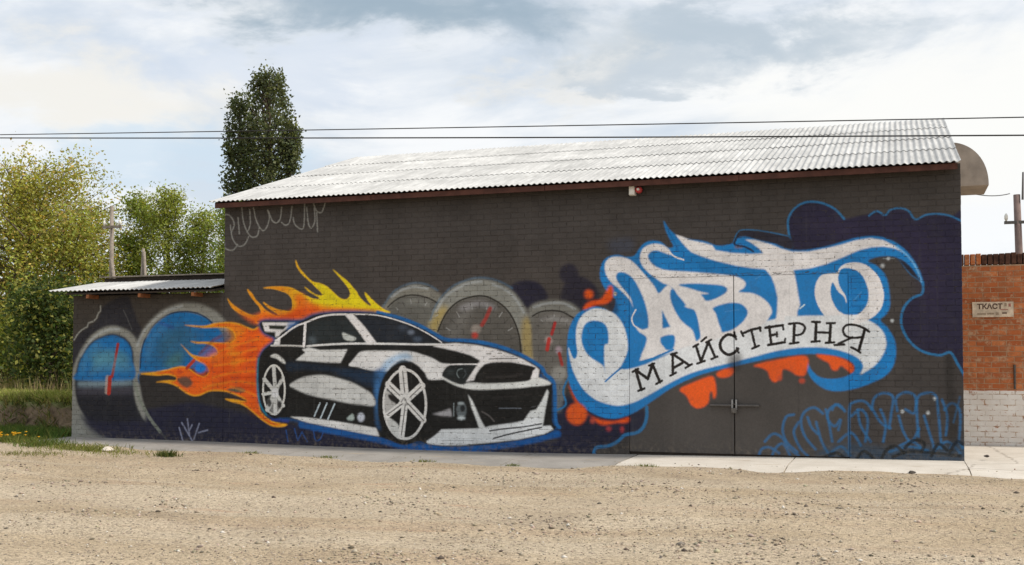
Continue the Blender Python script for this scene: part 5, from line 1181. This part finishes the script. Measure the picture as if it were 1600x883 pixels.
P = bank_pts(42000, -16, -3.75, .05, 9); o = link('grass', blades('grass', P, .20, .022, tints(len(P), (.27, .31, .08), .35, (.42, .38, .16), .25)), M['grass']); tag(o, 'green grass covering the top of the earth bank', 'grass', kind='stuff')
P = bank_pts(5000, -12, -3.75, -.5, .2, 1.0); o = link('grass', blades('grass', P, .17, .02, tints(len(P), (.11, .15, .045), .4, (.24, .19, .09), .45), .7), M['grass']); tag(o, 'sparse grass and roots hanging down the face of the earth bank', 'grass', kind='stuff')
n = 9000; x = rng.uniform(-9.5, -3.72, n); y = np.array([bank_front(v) for v in x]) - .1 - np.abs(rng.normal(size=n)) * .55; P = np.stack([x, y, np.full(n, -.02)], 1); P = P[P[:, 1] > -.45]
o = link('grass', blades('grass', P, .24, .02, tints(len(P), (.10, .165, .04), .35, (.22, .24, .07), .15)), M['grass']); tag(o, 'dark green grass at the foot of the earth bank', 'grass', kind='stuff')
n = 2400; cx_ = rng.uniform(-11.5, -4.6, 60); cy_ = rng.uniform(3.6, 7.2, 60); ix_ = rng.integers(0, 60, n); P = np.stack([cx_[ix_] + rng.normal(0, .32, n), cy_[ix_] + rng.normal(0, .3, n), np.full(n, .7)], 1)
o = link('dry_grass', blades('dry_grass', P, .5 * rng.uniform(.5, 1.25, 60)[ix_], .02, tints(n, (.40, .31, .18), .3, (.25, .26, .09), .35), .2), M['grass']); tag(o, 'tall dry tan stalks standing between bank and shrubs', 'dry grass', kind='stuff')
# separate weeds on the gravel
def tuft(name, label, x, y, r, n, h, tn, alt=(.2, .2, .06), group='weeds on the gravel'):
    P = np.stack([rng.normal(0, r, n), rng.normal(0, r*.6, n), np.full(n, -.02)], 1)
    t_ = tag(empty(name, (x, y, ground_z(x, y))), label, 'weed', group)
    link('blades', blades('blades', P, h, .014, tints(n, tn, .3, alt, .2), .5), M['grass'], t_)['kind'] = 'stuff'; return t_
tuft('weed_tuft', 'small dark green weed tuft alone on the gravel below the gauge tag', .55, -2.55, .10, 260, .13, (.09, .12, .035))
tuft('weed_tuft', 'wide yellow-green weed patch on the gravel before the shed', -1.75, -2.05, .40, 700, .12, (.17, .19, .05))
tuft('weed_tuft', 'thin sprawling weed strip right of the pale stone', -.7, -2.5, .42, 330, .07, (.20, .21, .06))
tuft('weed_tuft', 'weed clump at the left end of the concrete strip', -3.0, -1.5, .30, 560, .16, (.11, .15, .04))
tuft('weed_tuft', 'low faded weed patch nearest the camera on the left', -1.6, -3.4, .35, 300, .07, (.19, .19, .07))
tuft('weed_tuft', 'tiny green weed in the joint before the car picture', 6.7, -1.86, .07, 90, .06, (.12, .15, .04))
for k_, (x_, lb) in enumerate(((3.2, 'small weed at the concrete edge below the rear wheel picture'), (5.1, 'pale weed at the concrete edge below the front wheel picture'), (1.6, 'grass wisp at the concrete edge below the flames'), (8.9, 'small weed where the grey and pale concrete meet'))):
    tuft('weed_tuft', lb, x_, edge_y(x_) - .06, .09, 80, .06, (.16, .18, .05))
fl = tuft('dandelion_clump', 'clump of yellow dandelions in grass at the left edge', -4.55, -1.05, .42, 900, .17, (.12, .15, .04), group=None); fl['category'] = 'flowers'
for k_ in range(42):
    x_, y_, z_ = random.gauss(0, .36), random.gauss(0, .2), random.uniform(.11, .2); m_ = 12
    V = [(x_ + .032*math.cos(a)*(1 if i % 2 else .6), y_ + .032*math.sin(a)*(1 if i % 2 else .6), z_ + .012) for i, a in enumerate(np.linspace(0, 6.283, m_, endpoint=False))] + [(x_, y_, z_ + .02), (x_, y_, z_ - .01)]
    me = np_mesh('flower_head', V, [(i, (i+1) % m_, m_) for i in range(m_)] + [((i+1) % m_, i, m_+1) for i in range(m_)], np.tile((.72, .40, .02), (2*m_, 1)))
    link('flower_head', me, M['flower'], fl)
# stones of the lot: thousands of small ones as one mass, a few big ones on their own
ph = np.array([(1,0,0),(-1,0,0),(0,1,0),(0,-1,0),(0,0,1),(0,0,-1)], float); pf = np.array([(0,2,4),(2,1,4),(1,3,4),(3,0,4),(2,0,5),(1,2,5),(3,1,5),(0,3,5)])
n = 38000; d = 6.5 + 15 * rng.random(n) ** 1.15; a = R(19.06) + rng.uniform(-.50, .50, n); px_ = cam.location.x - np.sin(a) * d; py_ = cam.location.y + np.cos(a) * d
ok = np.array([py_[i] < edge_y(px_[i]) - .02 or (py_[i] < edge_y(px_[i]) + .5 * rng.random() ** 2.5 and rng.random() < .7) for i in range(n)]); px_, py_ = px_[ok], py_[ok]; n = len(px_)
dens = rng.random(n) < (.45 + .55 * (np.sin(px_*.9 + py_*.5) * np.sin(py_*1.3 - px_*.3) > -.1)); px_, py_ = px_[dens], py_[dens]; n = len(px_)
coarse = (np.sin(px_*.7 - py_*1.1 + 2) * np.sin(px_*1.9 + py_*.8) > .35); sz_ = .0045 + (.0075 + .006*coarse) * rng.random(n) ** 2.2 + .015 * (rng.random(n) < .02 + .03*coarse); zz = np.array([ground_z(px_[i], py_[i]) if py_[i] < edge_y(px_[i]) + .05 else gz(px_[i]) + .036 for i in range(n)])
S3 = sz_[:, None, None] * rng.uniform(.6, 1.3, (n, 1, 3)) * np.array((1.2, 1.2, .7)); V = ph[None] * S3 + rng.normal(0, .12, (n, 6, 3)) * sz_[:, None, None]
V += np.stack([px_, py_, zz + sz_ * .25], 1)[:, None, :]
tn = np.array((.35, .29, .22))[None] * rng.uniform(.6, 1.35, (n, 1)) * rng.uniform(.93, 1.07, (n, 3)); dk = rng.random(n) < .12; tn[dk] *= .35; wt = rng.random(n) < .05; tn[wt] = (.6, .56, .5)
F = (np.arange(n)[:, None, None] * 6 + pf[None]).reshape(-1, 3)
o = link('gravel_stones', np_mesh('gravel_stones', V.reshape(-1, 3), F, np.repeat(tn, 8, 0)), M['stones']); tag(o, 'small loose stones scattered over the sandy gravel lot', 'gravel', kind='stuff')
import bmesh
def stone(label, x, y, s, tint, flat=.6):
    bm = bmesh.new(); bmesh.ops.create_icosphere(bm, subdivisions=2, radius=1)
    k_ = random.uniform(0, 9)
    for v in bm.verts: v.co *= 1 + .22*math.sin(v.co.x*3 + k_) * math.sin(v.co.y*2.7 + k_*2) + .12*math.sin(v.co.z*5 + k_); v.co.z *= flat; v.co.x *= 1.3
    for v in bm.verts: v.co *= s
    me = bpy.data.meshes.new('stone'); bm.to_mesh(me); bm.free(); a_ = me.color_attributes.new('tint', 'FLOAT_COLOR', 'CORNER'); a_.data.foreach_set('color', np.tile((*tint, 1), len(me.loops)).astype(np.float32))
    o_ = link('stone', me, M['stones']); o_.location = (x, y, ground_z(x, y) + s*flat*.5); o_.rotation_euler.z = random.uniform(0, 6); return tag(o_, label, 'stone', 'larger stones on the lot')
stone('pale angular stone lying before the shed corner', -1.05, -2.1, .10, (.58, .52, .44))
stone('dark stone on the pale concrete right of the workshop corner', 13.95, .35, .035, (.06, .05, .045)).location.z = .1
stone('dark stone at the concrete edge near the right corner', 12.8, -1.78, .045, (.07, .06, .05))
for o in scene.objects:
    if o.type == 'MESH' and o.parent is None and 'label' not in o and 'kind' not in o: print('UNTAGGED', o.name)
